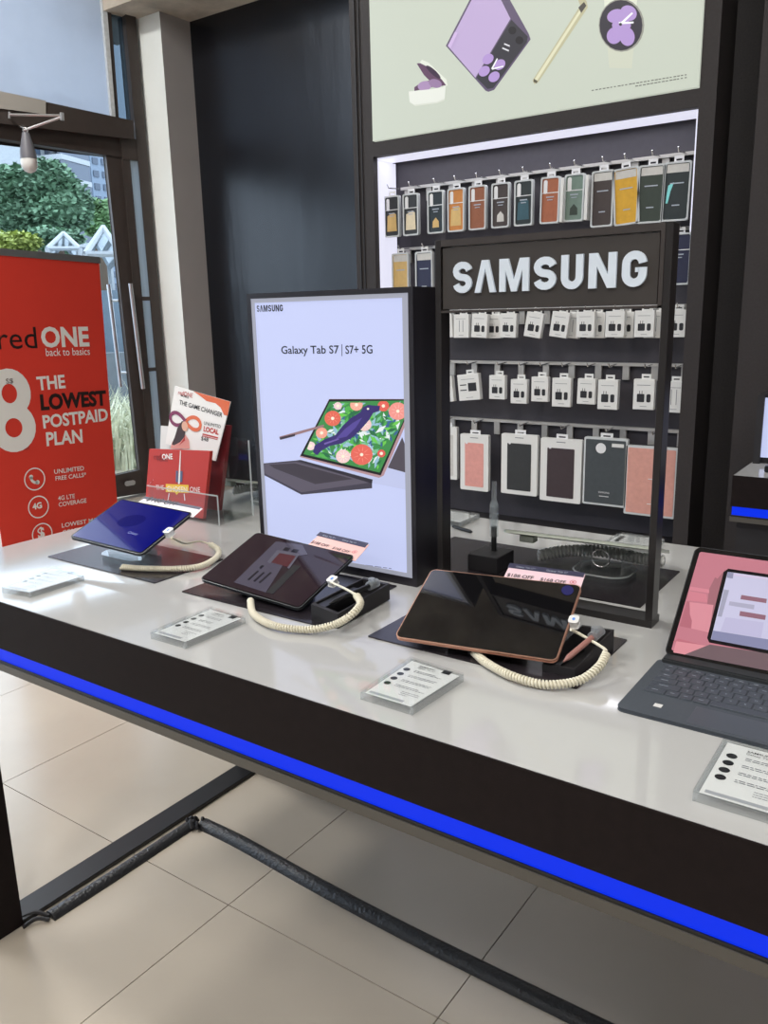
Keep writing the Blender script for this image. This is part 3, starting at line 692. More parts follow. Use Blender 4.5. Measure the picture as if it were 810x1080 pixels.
cover('large pink tablet cover pack partly behind the sign right post', 'pink2', 690, .034, .2, .275, rim='pack_rim', tab=False, marks=(.52, .88))
hook(hy(720, 460, HY).x, RZ['r4'])

# ================================================================== second portal, right
bm = B(); box(bm, -.676, 3.2, 3.1, 3.3, 0, CEIL)
p2 = struct(fin('trim_2', bm, 'portal'), 'dark panelled wall section at the far right', 'wall panel')
bm = B(); box(bm, -.60, 1.2, 3.075, 3.098, 2.0, 3.2); g = fin('dark_green_poster', bm, sq('green_panel', (18, 52, 44), .25)); recenter(g)
tag(g, 'dark green poster panel at the upper right edge', 'poster')

# ================================================================== tables
TY0, TY1, TZ = .765, 1.765, .9
def table(name, label, x0, x1, y0, y1, legs):
    t = thing(name, label, 'table', ((x0 + x1) / 2, (y0 + y1) / 2, 0))
    bm = B(); box(bm, x0 + .0025, x1 - .0025, y0 + .0025, y1 - .0025, TZ - .012, TZ); fin('tabletop', bm, 'table_white', t)
    bm = B(); box(bm, x0, x1, y0, y0 + .018, .804, TZ - .0005); box(bm, x0, x1, y1 - .018, y1, .804, TZ - .0005)
    box(bm, x0, x0 + .018, y0 + .018, y1 - .018, .804, TZ - .0005); box(bm, x1 - .018, x1, y0 + .018, y1 - .018, .804, TZ - .0005); box(bm, x0 + .018, x1 - .018, y0 + .018, y1 - .018, TZ - .05, TZ - .0125)
    fin('apron', bm, 'table_black', t)
    bm = B(); box(bm, x0 + .004, x1 - .004, y0 + .004, y0 + .016, .777, .804); box(bm, x0 + .004, x1 - .004, y1 - .016, y1 - .004, .777, .804); fin('light_strip', bm, 'blue_led', t)
    bm = B(); box(bm, x0, x1, y0, y1, .757, .772); box(bm, x0 + .002, x1 - .002, y0 + .002, y1 - .002, .772, .777, 1); fin('bottom_panel', bm, ['trim_grey', 'black'], t)
    for (lx0, lx1, ly0, ly1) in legs:
        bm = B(); box(bm, lx0, lx1, ly0, ly1, 0, .757); fin('leg', bm, 'table_black', t, bevel=.002)
    return t
tb = table('display_table', 'long white topped display table with black sides and glowing blue strip', -1.77, .32, TY0, TY1,
      [(-1.80 + .025, -1.70, .775, .87), (-1.775, -1.70, 1.66, 1.755), (.23, .30, .775, .87), (.23, .30, 1.66, 1.755)])
for x0 in (-1.775, .225):
    bm = B(); box(bm, x0, x0 + .075, .87, 1.66, 0, .012); fin('foot_bar', bm, 'black', tb, bevel=.002)
t2 = table('display_counter', 'white topped counter with blue light strip at the right wall', -.557, 1.9, 2.603, 3.09, [])
bm = B(); box(bm, -.54, 1.88, 2.63, 3.09, 0, .757); fin('cabinet', bm, 'matte_black', t2)
# cable cover on the floor
def halfround(path, w, h, name, label, parent=None):
    bm = B(); n = 8; rings = []
    path = [V(p) for p in path]
    for i, p in enumerate(path):
        t = (path[min(i + 1, len(path) - 1)] - path[max(i - 1, 0)]).normalized(); u = V((0, 0, 1)).cross(t)
        rings.append([bm.verts.new(p + u * (w / 2 * math.cos(PI * k / n)) + V((0, 0, h * math.sin(PI * k / n)))) for k in range(n + 1)])
    for i in range(len(rings) - 1):
        for k in range(n): bm.faces.new((rings[i][k], rings[i][k + 1], rings[i + 1][k + 1], rings[i + 1][k]))
        bm.faces.new((rings[i][0], rings[i + 1][0], rings[i + 1][-1], rings[i][-1]))
    bm.faces.new(rings[0]); bm.faces.new(rings[-1][::-1])
    o = fin(name, bm, sq('cover_black', (40, 41, 44), .35, bump=.4, bscale=120), None, smooth=True); recenter(o); return o
o = halfround([hz(53, 968, 0), hz(120, 925, 0), hz(200, 872, 0)], .04, .016, 'floor_cable_cover', ''); tag(o, 'short black cable cover lying along the table foot bar', 'cable cover', 'cable covers on the floor')
o = halfround(spline([hz(214, 870, 0), hz(255, 890, 0), hz(330, 932, 0), hz(420, 980, 0), hz(540, 1040, 0), hz(700, 1118, 0)], 6), .045, .018, 'floor_cable_cover', ''); tag(o, 'long black cable cover crossing the floor towards the right', 'cable cover', 'cable covers on the floor')
bm = B()
for i in range(9):
    a = hz(206 + random.uniform(-9, 9), 869 + random.uniform(-6, 5), .012); b = hz(206 + random.uniform(-10, 10), 869 + random.uniform(-5, 6), .012)
    a.z = .006; b.z = .008; m_ = (a + b) / 2; m_.z = .02; tube(bm, spline([a, m_, b], 4), .005, 6)
o = fin('black_cable', bm, 'matte_black', smooth=True); recenter(o); tag(o, 'tangle of black cable taped where the two floor covers meet', 'cable')
bm = B(); tube(bm, spline([hz(52, 966, .006), hz(38, 962, .012), hz(26, 966, .01), hz(20, 970, .006)], 6), .005, 6); tube(bm, spline([hz(52, 970, .006), hz(38, 969, .01), hz(24, 978, .005)], 6), .005, 6)
o = fin('black_cable', bm, 'matte_black', smooth=True); recenter(o); tag(o, 'black cable running out of the cover to the table leg', 'cable')

# ================================================================== light box sign on table
LX0, LX1, LZ1, LY0, LY1 = -1.196, -.803, 1.4425, 1.231, 1.318
lb = thing('light_box', 'tall black framed light box showing a tablet with a bird picture', 'light box', ((LX0 + LX1) / 2, 1.27, TZ))
bm = B(); fr = .010
box(bm, LX0, LX0 + fr, LY0, LY1, TZ, LZ1); box(bm, LX1 - fr, LX1, LY0, LY1, TZ, LZ1); box(bm, LX0 + fr, LX1 - fr, LY0, LY1, LZ1 - fr, LZ1); box(bm, LX0 + fr, LX1 - fr, LY0, LY1, TZ, TZ + .016)
box(bm, LX0 + fr, LX1 - fr, LY1 - .01, LY1, TZ + .016, LZ1 - fr)
fin('housing', bm, sq('lb_black', (36, 34, 40), .3, var=.08, vscale=30), lb)
bm = B(); b_ = .008; y_ = LY0 + .001
for (a, b, c, d) in ((LX0 + fr, LX0 + fr + b_, TZ + .016, LZ1 - fr), (LX1 - fr - b_ * 1.6, LX1 - fr, TZ + .016, LZ1 - fr), (LX0 + fr + b_, LX1 - fr - b_ * 1.6, LZ1 - fr - b_, LZ1 - fr), (LX0 + fr + b_, LX1 - fr - b_ * 1.6, TZ + .016, TZ + .016 + b_)):
    box(bm, a, b, y_, y_ + .02, c, d)
fin('inner_rim', bm, em('lb_rim', (185, 188, 205), .55), lb)
bm = B(); box(bm, LX0 + fr + b_, LX1 - fr - b_ * 1.6, y_ + .002, y_ + .02, TZ + .016 + b_, LZ1 - fr - b_); fin('light_panel', bm, 'lb_panel', lb)
LP = Plane((LX0, y_ + .0018, TZ), (1, 0, 0), (0, 0, 1))
def c8(*p): return [(250 + x / 3.272, 290 + y / 3.272) for x, y in p]
def L(r, g, b): return e(r, g, b)
bm = B(); a = LP.px(271, 329, .0006); b = LP.px(298.5, 328, .0006)
logo_row(bm, a, V((1, 0, 0)), V((0, 0, 1)), (b - a).length, .0125, .01)
fin('lettering', bm, L(25, 28, 40), lb)
bm = B(); LP.text(bm, 'Galaxy Tab S7', 297, 375.8, 357.8, 375.6, .0006, h=.0198, bold=.012); LP.text(bm, 'S7+ 5G', 364.5, 373.4, 393, 373.0, .0006, h=.0155, bold=.012)
fin('lettering', bm, L(22, 24, 34), lb)
picture('divider', LP, [(L(70, 74, 95), [(360.2, 375.5), (361, 375.5), (361, 363), (360.2, 363)])], lb)
# keyboard, tablet, pen picture
shapes = [
    (L(168, 172, 200), c8((92, 648), (210, 640), (300, 640), (470, 690), (604, 735), (604, 690), (590, 620), (440, 600), (210, 600), (92, 645))) if 0 else (L(190, 197, 232), c8((330, 690), (600, 745), (600, 640), (520, 600))),
    (L(66, 62, 76), c8((92, 650), (205, 640), (466, 712), (466, 736), (222, 758), (92, 690))),
    (L(92, 86, 100), c8((96, 652), (204, 645), (462, 716), (222, 750), (94, 684))),
    (L(62, 56, 66), c8((110, 655), (200, 650), (400, 704), (270, 722), (130, 668))),
    (L(44, 40, 52), c8((205, 640), (218, 638), (468, 706), (466, 720))),
    (L(80, 74, 84), c8((570, 560), (604, 650), (604, 688), (520, 665))),
    (L(176, 140, 146), c8((318, 428), (602, 428), (602, 470), (506, 692), (490, 700), (216, 628))),
    (L(20, 18, 24), c8((318, 429), (600, 429), (600, 452), (496, 692), (218, 624))),
    (L(62, 140, 74), c8((320, 437), (594, 433), (594, 460), (492, 682), (229, 618)))]
Rf = random.Random(11)
def inside(x, y):   # in the pictured screen, crop-8 coordinates
    poly = [(320, 437), (594, 433), (594, 460), (492, 682), (229, 618)]; r = False
    for i in range(5):
        x1, y1 = poly[i]; x2, y2 = poly[(i + 1) % 5]
        if (y1 > y) != (y2 > y) and x < (x2 - x1) * (y - y1) / (y2 - y1) + x1: r = not r
    return r
for i in range(420):
    x, y = Rf.uniform(235, 590), Rf.uniform(436, 678); a = Rf.uniform(0, PI); l = Rf.uniform(10, 26); w = l * .34
    pts = [(x - l * math.cos(a), y - l * math.sin(a)), (x - w * math.sin(a), y + w * math.cos(a)), (x + l * math.cos(a), y + l * math.sin(a)), (x + w * math.sin(a), y - w * math.cos(a))]
    if all(inside(*p) for p in pts): shapes.append((L(*Rf.choice([(40, 110, 70), (86, 176, 82), (120, 190, 150), (150, 190, 210), (60, 96, 150), (110, 200, 80), (225, 235, 235)])), c8(*pts)))
for (x, y, r, c) in ((330, 495, 28, (226, 106, 86)), (292, 545, 20, (240, 160, 140)), (348, 452, 14, (238, 206, 210)), (412, 448, 22, (240, 170, 150)), (505, 452, 20, (226, 96, 84)), (555, 470, 32, (238, 150, 140)),
                     (440, 516, 24, (240, 200, 196)), (430, 620, 38, (228, 104, 90)), (366, 626, 25, (242, 206, 204)), (498, 616, 14, (222, 90, 84)), (254, 590, 16, (240, 214, 214))):
    pts = ell(x, y, r, r * .95, 0, 18)
    pts = [p for p in pts if inside(*p)]
    if len(pts) > 6: shapes.append((L(*c), c8(*pts)))
    if inside(x + 8, y) and inside(x - 8, y): shapes.append((L(248, 236, 214), c8(*ell(x, y, 6, 6, 0, 10))))
    for k in range(9):
        a = 2 * PI * k / 9; q = [(x + r * .35 * math.cos(a - .1), y + r * .35 * math.sin(a - .1)), (x + r * .85 * math.cos(a), y + r * .85 * math.sin(a)), (x + r * .35 * math.cos(a + .1), y + r * .35 * math.sin(a + .1))]
        if all(inside(*p) for p in q) and r > 18: shapes.append((L(min(255, c[0] + 14), c[1] + 40, c[2] + 40), c8(*q)))
shapes += [(L(56, 44, 110), c8((262, 612), (268, 588), (300, 568), (340, 552), (365, 520), (392, 494), (425, 474), (436, 456), (452, 448), (466, 450), (494, 452), (490, 470), (470, 476), (456, 500), (430, 530), (400, 560), (360, 582), (320, 590), (292, 606), (276, 622))),
           (L(86, 72, 150), c8((340, 566), (372, 532), (400, 510), (432, 492), (410, 526), (378, 558))),
           (L(116, 96, 170), c8((300, 580), (350, 564), (352, 568), (302, 586))), (L(240, 236, 220), c8(*ell(452, 462, 4, 4, 0, 8))),
           (L(150, 118, 122), c8((146, 558), (300, 516), (300, 524), (150, 568))), (L(60, 50, 62), c8((146, 561), (200, 548), (200, 556), (149, 569)))]
picture('tablet_picture', LP, shapes, lb, .0003, .000004)
bm = B(); bars(bm, LP.px(352, 592, .0006), (LP.px(420, 601, .0006) - LP.px(352, 592, .0006)).normalized(), V((0, 0, 1)), 2, .006, .0014, .12, .15); fin('small_print', bm, L(110, 115, 140), lb)

# ================================================================== arch sign
SX0, SX1, SZ1, SY0, SY1 = -.772, -.373, 1.5165, 1.254, 1.284
sg = thing('arch_sign', 'black metal arch sign with white lettering standing on the table', 'sign', ((SX0 + SX1) / 2, 1.27, TZ))
pwid = .0115
for x in (SX0, SX1 - pwid):
    bm = B(); box(bm, x, x + pwid, SY0, SY1, TZ + .012, SZ1); fin('post', bm, sq('sign_black', (34, 31, 31), .28, .0), sg, bevel=.0008, seg=1)
bm = B(); box(bm, SX0, SX1, SY0, SY1 + .01, TZ, TZ + .012); fin('base_bar', bm, 'sign_black', sg)
bm = B(); hx0, hx1, hz0, hz1 = SX0 + pwid, SX1 - pwid, 1.397, SZ1
box(bm, hx0, hx1, SY0, SY1, hz1 - .011, hz1); box(bm, hx0, hx1, SY0, SY1, hz0, hz0 + .004); box(bm, hx1 - .006, hx1, SY0, SY1, hz0, hz1 - .011)
fin('header_frame', bm, sq('sign_frame', (56, 50, 48), .4), sg)
bm = B(); box(bm, hx0 + .002, hx1 - .008, SY0 + .003, SY1 - .002, hz0 + .006, hz1 - .013); fin('header_panel', bm, sq('sign_panel', (52, 47, 44), .5, var=.06), sg)
lx = [-.7361, -.6997, -.6943, -.6557, -.6488, -.5966, -.5884, -.5497, -.5419, -.5062, -.4971, -.4541, -.4454, -.4084]
bxs = [(lx[2 * i], lx[2 * i + 1], 1.4285, 1.4800) for i in range(7)]
bm = B(); logo(bm, bxs, V((0, SY0 + .0028, 0)), V((1, 0, 0)), V((0, 0, 1)), .045, thick=V((0, -.0045, 0)))
fin('lettering', bm, 'letter_white', sg)

# ================================================================== mats
def mat_(pts, label):
    bm = B(); prism(bm, [V((x, y, TZ + .0002)) for x, y in pts], V((0, 0, .002))); o = fin('display_mat', bm, 'mat_black', bevel=.0006, seg=1); recenter(o); tag(o, label, 'mat', 'black display mats'); return o
MZ = TZ + .0022
mat_([(-.737, .986), (-.389, .986), (-.389, 1.185), (-.737, 1.185)], 'black mat under the rose edged tablet')
mat_([(-1.164, .980), (-.838, .980), (-.838, 1.215), (-1.164, 1.215)], 'black mat under the middle tablet in front of the light box')
mat_([(-1.60, .987), (-1.250, .987), (-1.250, 1.170), (-1.60, 1.170)], 'black mat under the blue screened tablet at left')
mat_([(-.92, 1.337), (-.419, 1.337), (-.419, 1.57), (-.92, 1.57)], 'black mat behind the arch sign on the far side')

# ================================================================== tablets
def euler_m(a, b, c):   # Rz @ Ry @ Rx
    return (Matrix.Rotation(math.radians(a), 4, 'Z') @ Matrix.Rotation(math.radians(c), 4, 'Y') @ Matrix.Rotation(math.radians(b), 4, 'X'))
def tablet(label, c, rot, w, h, edge, screenmat, name='tablet', thick=.006, group='demo tablets on the table'):
    T = Matrix.Translation(c) @ euler_m(*rot)
    t = thing(name, label, 'tablet', mtx=T, group=group)
    bm = B(); prism(bm, [V((*q, -thick)) for q in rrect(w, h, .009, 6)], V((0, 0, thick - .0004))); bm.transform(T); fin('body', bm, edge, t, bevel=.001, smooth=True)
    bm = B(); prism(bm, [V((*q, -.0004)) for q in rrect(w - .002, h - .002, .008, 6)], V((0, 0, .0006))); bm.transform(T); fin('screen_glass', bm, screenmat, t)
    P = Plane(T @ V((0, 0, .0004)), T.to_3x3() @ V((1, 0, 0)), T.to_3x3() @ V((0, 1, 0)))
    return t, T, P
def camscale(c, k): return CAMLOC + (V(c) - CAMLOC) * k
k1 = .232 / .254
T1c = camscale((-1.560, 1.179, .935), k1)
t1, T1, P1 = tablet('tablet with a deep blue screen on a clear acrylic stand', T1c, (.1, 21.5, 1.1), .232, .151, 'dark_metal', 'bezel')
bm = B(); face(bm, [T1 @ V((*q, .0006)) for q in rrect(.224, .143, .005, 4)]); fin('screen', bm, mat('blue_wallpaper', s(3, 5, 40), .04, emis=s(10, 18, 130), es=.8, spec=1, coat=.6), t1)
bm = B(); text(bm, 'Galaxy', T1 @ V((.02, -.03, .0009)), T1.to_3x3() @ V((1, 0, 0)), T1.to_3x3() @ V((0, 1, 0)), w=.03); fin('lettering', bm, e(40, 60, 160), t1)
bm = B(); face(bm, [T1 @ V((x - .01, y + .012, .0008)) for x, y in ell(0, 0, .035, .022, 15)]); fin('wallpaper_shape', bm, mat('blue_wallpaper_swirl', s(2, 4, 36), .04, emis=s(8, 12, 100), es=1), t1)
t2_, T2, P2 = tablet('dark tablet showing a grey app window, in front of the light box', camscale((-1.033, 1.099, .938), .985), (-1.4, 20, 2.1), .250, .1625, 'dark_metal', 'bezel')
SCR = lambda r, g, b, n: mat('screen_' + n, tuple(x * .2 for x in s(r, g, b)), .05, emis=s(r, g, b), es=.7, spec=.6)
c3_ = lambda *p: [(180 + x / 3.24, 540 + y / 3.24) for x, y in p]
bm = B(); face(bm, [T2 @ V((*q, .0006)) for q in rrect(.246, .157, .005, 4)]); fin('screen', bm, SCR(44, 30, 40, 'dark_plum'), t2_)
picture('app_window', P2, [(SCR(84, 80, 96, 'slate'), c3_((216, 240), (360, 100), (450, 112), (468, 145), (400, 155), (325, 275))), (SCR(50, 52, 56, 'dark_slate'), c3_((325, 275), (420, 180), (445, 185), (350, 280))),
                            (SCR(86, 44, 52, 'maroon'), c3_((342, 172), (372, 138), (432, 150), (402, 188))), (SCR(100, 98, 112, 'grey'), c3_((330, 170), (364, 130), (441, 143), (405, 194), (398, 190), (428, 150), (372, 140), (340, 176))),
                            (SCR(36, 34, 46, 'tile_dark'), c3_((382, 130), (392, 120), (410, 123), (400, 134))), (SCR(36, 34, 46, 'tile_dark2'), c3_((410, 136), (420, 126), (440, 129), (430, 140))),
                            (SCR(34, 32, 42, 'bar'), c3_((262, 230), (296, 200), (302, 202), (268, 233))), (SCR(34, 32, 42, 'bar2'), c3_((282, 235), (316, 205), (322, 207), (288, 238))), (SCR(34, 32, 42, 'bar3'), c3_((300, 240), (340, 205), (346, 207), (306, 243))),
                            (SCR(34, 32, 42, 'bar4'), c3_((302, 190), (312, 181), (320, 183), (308, 194)))], t2_, .0006, .00008)
t3, T3, P3 = tablet('black glossy tablet with a rose gold edge on a black stand', camscale((-.577, 1.088, .943), .975), (9.0, 23.2, -.7), .2477, .161, 'rose', 'screen_black')
bm = B(); face(bm, P3.poly([(x, y) for x, y in ell(598.5, 622.5, 6.5, 5.2, 0, 16)], .0006)); fin('sticker', bm, mat('blue_sticker', s(38, 38, 92), .3), t3)

def stand(label, T, w, d, material, name, base_z=MZ, clear_=False, base=None):
    """wedge stand carrying the tablet from underneath"""
    r = thing(name, label, 'tablet stand', (T.translation.x, T.translation.y, base_z), group='tablet stands')
    if clear_:
        cx, cy = T.translation.x, T.translation.y
        bm = B(); prism(bm, [V((cx + q[0], cy - .005 + q[1], base_z)) for q in rrect(.13, .085, .03, 6)], V((0, 0, .012))); fin('base', bm, material, r, smooth=True)
        bm = B(); n = 10
        prev = None
        for i in range(n + 1):
            f = i / n; y = cy - .03 + .035 * f * f; z_ = base_z + .012 + (.93 * (T @ V((0, 0, -.008))).z - 0 - base_z * .93 - .012 * .93) * f
            z_ = base_z + .012 + ((T @ V((0, 0, -.012))).z - base_z - .012) * f
            row = [bm.verts.new((cx + sx * .045, y, z_)) for sx in (-1, 1)] + [bm.verts.new((cx + sx * .045, y + .006, z_)) for sx in (1, -1)]
            if prev:
                for k in range(4): bm.faces.new((prev[k], prev[(k + 1) % 4], row[(k + 1) % 4], row[k]))
            prev = row
        fin('neck', bm, 'acrylic_edge', r, smooth=True)
        bm = B(); prism(bm, [T @ V((*q, -.0125)) for q in rrect(.10, .07, .01, 4)], T.to_3x3() @ V((0, 0, .006))); fin('support_plate', bm, material, r)
    else:
        bm = B(); lo = [T @ V((sx * w / 2, sy * d / 2, -.0065)) for sx, sy in ((-1, -1), (1, -1), (1, 1), (-1, 1))]
        b = [bm.verts.new(p) for p in lo]; a = [bm.verts.new((p.x, p.y, base_z)) for p in lo]
        bm.faces.new(b); bm.faces.new(a[::-1])
        for i in range(4): bm.faces.new((a[i], a[(i + 1) % 4], b[(i + 1) % 4], b[i]))
        fin('wedge', bm, material, r, bevel=.002)
        bm = B(); c = T @ V((0, -d / 2, -.0065)); box(bm, c.x - .012, c.x + .012, c.y - .012, c.y, base_z, base_z + .006); fin('lug', bm, material, r)
    return r
stand('black wedge stand under the rose edged tablet', T3, .10, .10, 'matte_black', 'tablet_stand')
stand('black wedge stand under the middle tablet', T2, .10, .10, 'matte_black', 'tablet_stand')
M['acrylic_grey'] = clear('grey_acrylic', (.92, .94, .94), haze=.14, hazecol=(.75, .78, .8))
stand('clear acrylic stand under the blue screened tablet', T1, .1, .08, 'acrylic_grey', 'tablet_stand', clear_=True)

# price tags clipped at the tablets' top edges
def price_tag(P, TL, TR, BR, BL, label, rows=True, m='tag_pink'):
    n = P.n * .0008; q = [P.px(*p) for p in (TL, TR, BR, BL)]; c = sum(q, V()) / 4
    r = thing('price_tag', label, 'price tag', c, group='price tags on the tablets')
    fin('card', prism(B(), [p - P.n * .0044 for p in q], n), m, r)
    d = -.0034
    def lerp(a, b, t): return (a[0] + (b[0] - a[0]) * t, a[1] + (b[1] - a[1]) * t)
    l1, r1 = lerp(TL, BL, .28), lerp(TR, BR, .28)
    picture('header_band', P, [(sq('tag_navy', (52, 52, 78)), [TL, TR, r1, l1])], r, d, 0)
    if rows:
        bm = B(); a = lerp(lerp(TL, BL, .80), lerp(TR, BR, .80), .04); b = lerp(lerp(TL, BL, .80), lerp(TR, BR, .80), .38); P.text(bm, '$188 OFF', *a, *b, d + .0003, bold=.01)
        a = lerp(lerp(TL, BL, .80), lerp(TR, BR, .80), .47); b = lerp(lerp(TL, BL, .80), lerp(TR, BR, .80), .80); P.text(bm, '$168 OFF', *a, *b, d + .0003, bold=.01); fin('lettering', bm, 'ink', r)
        bm = B(); a = lerp(lerp(TL, BL, .22), lerp(TR, BR, .22), .10); b = lerp(lerp(TL, BL, .22), lerp(TR, BR, .22), .36); P.text(bm, 'Galaxy Tab S7+', *a, *b, d + .0003)
        a = lerp(lerp(TL, BL, .22), lerp(TR, BR, .22), .5); b = lerp(lerp(TL, BL, .22), lerp(TR, BR, .22), .78); P.text(bm, 'Galaxy Tab S7', *a, *b, d + .0003); fin('lettering', bm, 'pale_ink', r)
        bm = B(); c2 = lerp(lerp(TL, BL, .62), lerp(TR, BR, .62), .89); ringf(bm, P.px(*c2, d + .0003), P.x, P.y, .004, .005); face(bm, disc(P.px(*c2, d + .0003), P.x, P.y, .0022, 6)); fin('emblem', bm, sq('tag_red', (205, 110, 120)), r)
    else:
        bm = B(); a = lerp(lerp(TL, BL, .5), lerp(TR, BR, .5), .1); b = lerp(lerp(TL, BL, .5), lerp(TR, BR, .5), .6); P.text(bm, '$168 OFF', *a, *b, d + .0003, bold=.01); fin('lettering', bm, 'ink', r)
    return r
sq('tag_pink', (232, 200, 210), .6); sq('tag_salmon', (232, 186, 180), .6); sq('tag_white', (236, 226, 232), .6)
price_tag(P3, (537.6, 593.7), (617, 604), (611, 622), (529, 611), 'pink price tag behind the rose edged tablet')
price_tag(P2, (337.7, 560.8), (389, 572.8), (374, 590), (322, 575), 'salmon price tag behind the middle tablet, against the light box', m='tag_salmon')
price_tag(P1, (153, 523.5), (213, 535), (203, 544), (140, 531), 'white and pink price tag behind the blue screened tablet', rows=False, m='tag_white')

# coil cables -------------------------------------------------------
def cable(label, coilpts, wirepts, conn, csz=.014, connmat='white', name='security_cable', flat=False):
    pts = [V(p) for p in coilpts]; r = thing(name, label, 'security cable', (pts[0].x, pts[0].y, TZ), group='cream coiled security cables')
    bm = B(); coil(bm, pts); fin('coil', bm, 'cream', r, smooth='all')
    bm = B(); tube(bm, spline(wirepts, 6), .0022, 8); fin('wire', bm, 'cream', r, smooth=True)
    bm = B(); T = conn; prism(bm, [T @ V((q[0], q[1], -.006)) for q in rrect(csz, csz * 1.1, .003, 3)], T.to_3x3() @ V((0, 0, .013))); fin('connector', bm, connmat, r, bevel=.0012)
    bm = B(); face(bm, [T @ V((x, y, .0073)) for x, y in ell(0, 0, csz * .18, csz * .25, 0, 10)]); fin('indicator_light', bm, sq('blue_dot', (80, 140, 220)), r)
    return r
def mtx_at(P, u, v, d=.0): 
    return Matrix.Translation(P.px(u, v, d)) @ Matrix((P.x, P.y, P.n)).transposed().to_4x4()
ch = MZ + .0065
cable('coiled cream cable looping in front of the middle tablet', [hz(264, 633, ch), hz(268, 648, ch), hz(290, 660, ch), hz(325, 664, ch), hz(352, 659, ch + .008), hz(370, 649, ch + .026), hz(380, 637, ch + .036), hz(376, 628, ch + .04)],
      [hz(376, 628, ch + .04), hz(366, 622, .95), hz(352, 615.5, .945), P2.px(348, 614)], mtx_at(P2, 351, 613.5, .0))
cable('coiled cream cable looping in front of the rose edged tablet', [hz(500, 688, ch), hz(513, 699, ch), hz(540, 713, ch), hz(575, 722, ch), hz(610, 718, ch + .003), hz(631, 704, ch + .016), hz(640, 689, ch + .026)],
      [hz(640, 687, ch + .026), hz(634, 682, .938), hz(612, 669, .94), P3.px(602, 664)], mtx_at(P3, 605.5, 656.5, -.002), .0125)
cable('coiled cream cable in front of the blue screened tablet', [hz(128, 598, ch), hz(150, 599.5, ch), hz(185, 600, ch), hz(212, 597, ch), hz(228, 588, ch), hz(230, 580, ch + .004), hz(222, 574, ch + .01)],
      [hz(222, 574, ch + .01), hz(210, 571, .925), hz(195, 573, .935), P1.px(181, 567)], mtx_at(P1, 178.5, 562, 0), .015)

# pen trays ----------------------------------------------------------
def tray(label, FL, FR, BR, BL, pen, penlabel, penmat):
    """open tray from its four top corners (front-left, front-right, back-right, back-left)"""
    q = [V(p) for p in (FL, FR, BR, BL)]; c = sum(q, V()) / 4
    r = thing('pen_tray', label, 'pen tray', (c.x, c.y, MZ), group='black pen trays beside the tablets')
    bm = B(); inn = [p.lerp(c, .10) for p in q]; inn = [V((p.x, p.y, o.z)) for p, o in zip(inn, q)]
    def vv(ps, z=None): return [bm.verts.new(p if z is None else V((p.x, p.y, z))) for p in ps]
    ob, ot, it, ib = vv(q, MZ), vv(q), vv(inn), vv(inn, MZ + .005)
    for k in range(4):
        j = (k + 1) % 4
        for f in ((ob[k], ob[j], ot[j], ot[k]), (ot[k], ot[j], it[j], it[k]), (it[k], it[j], ib[j], ib[k])): bm.faces.new(f)
    bm.faces.new(ib); bm.faces.new(ob)
    fin('tray_body', bm, 'matte_black', r)
    bm = B(); s1 = [inn[0].lerp(inn[1], .05), inn[0].lerp(inn[1], .4), inn[3].lerp(inn[2], .4), inn[3].lerp(inn[2], .05)]
    s1[2], s1[3] = s1[1].lerp(s1[2], .75), s1[0].lerp(s1[3], .75); prism(bm, [V((p.x, p.y, MZ + .0055)) for p in s1], V((0, 0, min(q[0].z, q[2].z) - MZ - .008))); fin('pen_rest', bm, 'black', r)
    a, b = V(pen[0]), V(pen[1]); d = (b - a).normalized()
    p = thing('stylus_pen', penlabel, 'stylus pen', a, group='stylus pens in their trays')
    bm = B(); tube(bm, [a, a + d * .006, a + d * .012, b], [.0008, .0022, .0042, .0042], 12); fin('barrel', bm, penmat, p, smooth=True)
    bm = B(); tube(bm, [b - d * .018, b + d * .004], .0078, 12); tube(bm, [b - d * .010 + V((0, 0, .004)), b - d * .010 + V((0, 0, .012))], .006, 10); fin('security_clip', bm, 'clip_grey', p, smooth=True)
M['clip_grey'] = clear('cloudy_clip', (.7, .74, .76), haze=.55, hazecol=(.6, .62, .64))
tray('black pen tray beside the rose edged tablet, holding a rose pen', hz(572, 700, .913), hz(606, 706, .915), hz(647.8, 664, .936), hz(614, 659, .936), (hz(594, 698, .924), hz(632, 666, .946)), 'rose gold stylus pen resting in the black tray', sq('rose_pen', (150, 105, 98), .4))
tray('black pen tray beside the middle tablet, holding a dark pen', hz(328, 637, .930), hz(356, 648, .926), hz(410.8, 615.4, .932), hz(384, 609, .932), (hz(347, 637, .937), hz(396, 615, .942)), 'black stylus pen resting in the tray before the light box', 'black')

# ================================================================== keyboard tablet
kb = thing('keyboard_tablet', 'tablet with attached dark grey keyboard and pink wallpaper at the right', 'tablet', (-.18, 1.05, TZ))
KX0, KX1, KY0, KY1 = -.3225, -.0325, .955, 1.131
bm = B(); prism(bm, [V((q[0] + (KX0 + KX1) / 2, q[1] + (KY0 + KY1) / 2, TZ + .0002)) for q in rrect(KX1 - KX0, KY1 - KY0, .009, 5)], V((0, 0, .0055))); fin('keyboard_base', bm, 'kbd', kb, bevel=.001, seg=2)
KZ = TZ + .0057
bm = B(); box(bm, KX0 + .012, KX1 - .012, KY0 + .062, KY1 - .014, KZ, KZ + .0003); fin('key_well', bm, 'kbd', kb)
rows = [(.0095, [1] * 14), (.0165, [1] * 13 + [1.6]), (.0165, [1.5] + [1] * 12 + [1.1]), (.0165, [1.8] + [1] * 11 + [1.8]), (.0165, [2.3] + [1] * 10 + [2.3]), (.0165, [1.6, 1, 1, 1.2, 5.2, 1.2, 1, 1, 1, 1])]
yy = KY1 - .017; kx0, kx1 = KX0 + .014, KX1 - .014
letters = [None, None, 'QWERTYUIOP[]', 'ASDFGHJKL;', 'ZXCVBNM,./', None]
lk = B()
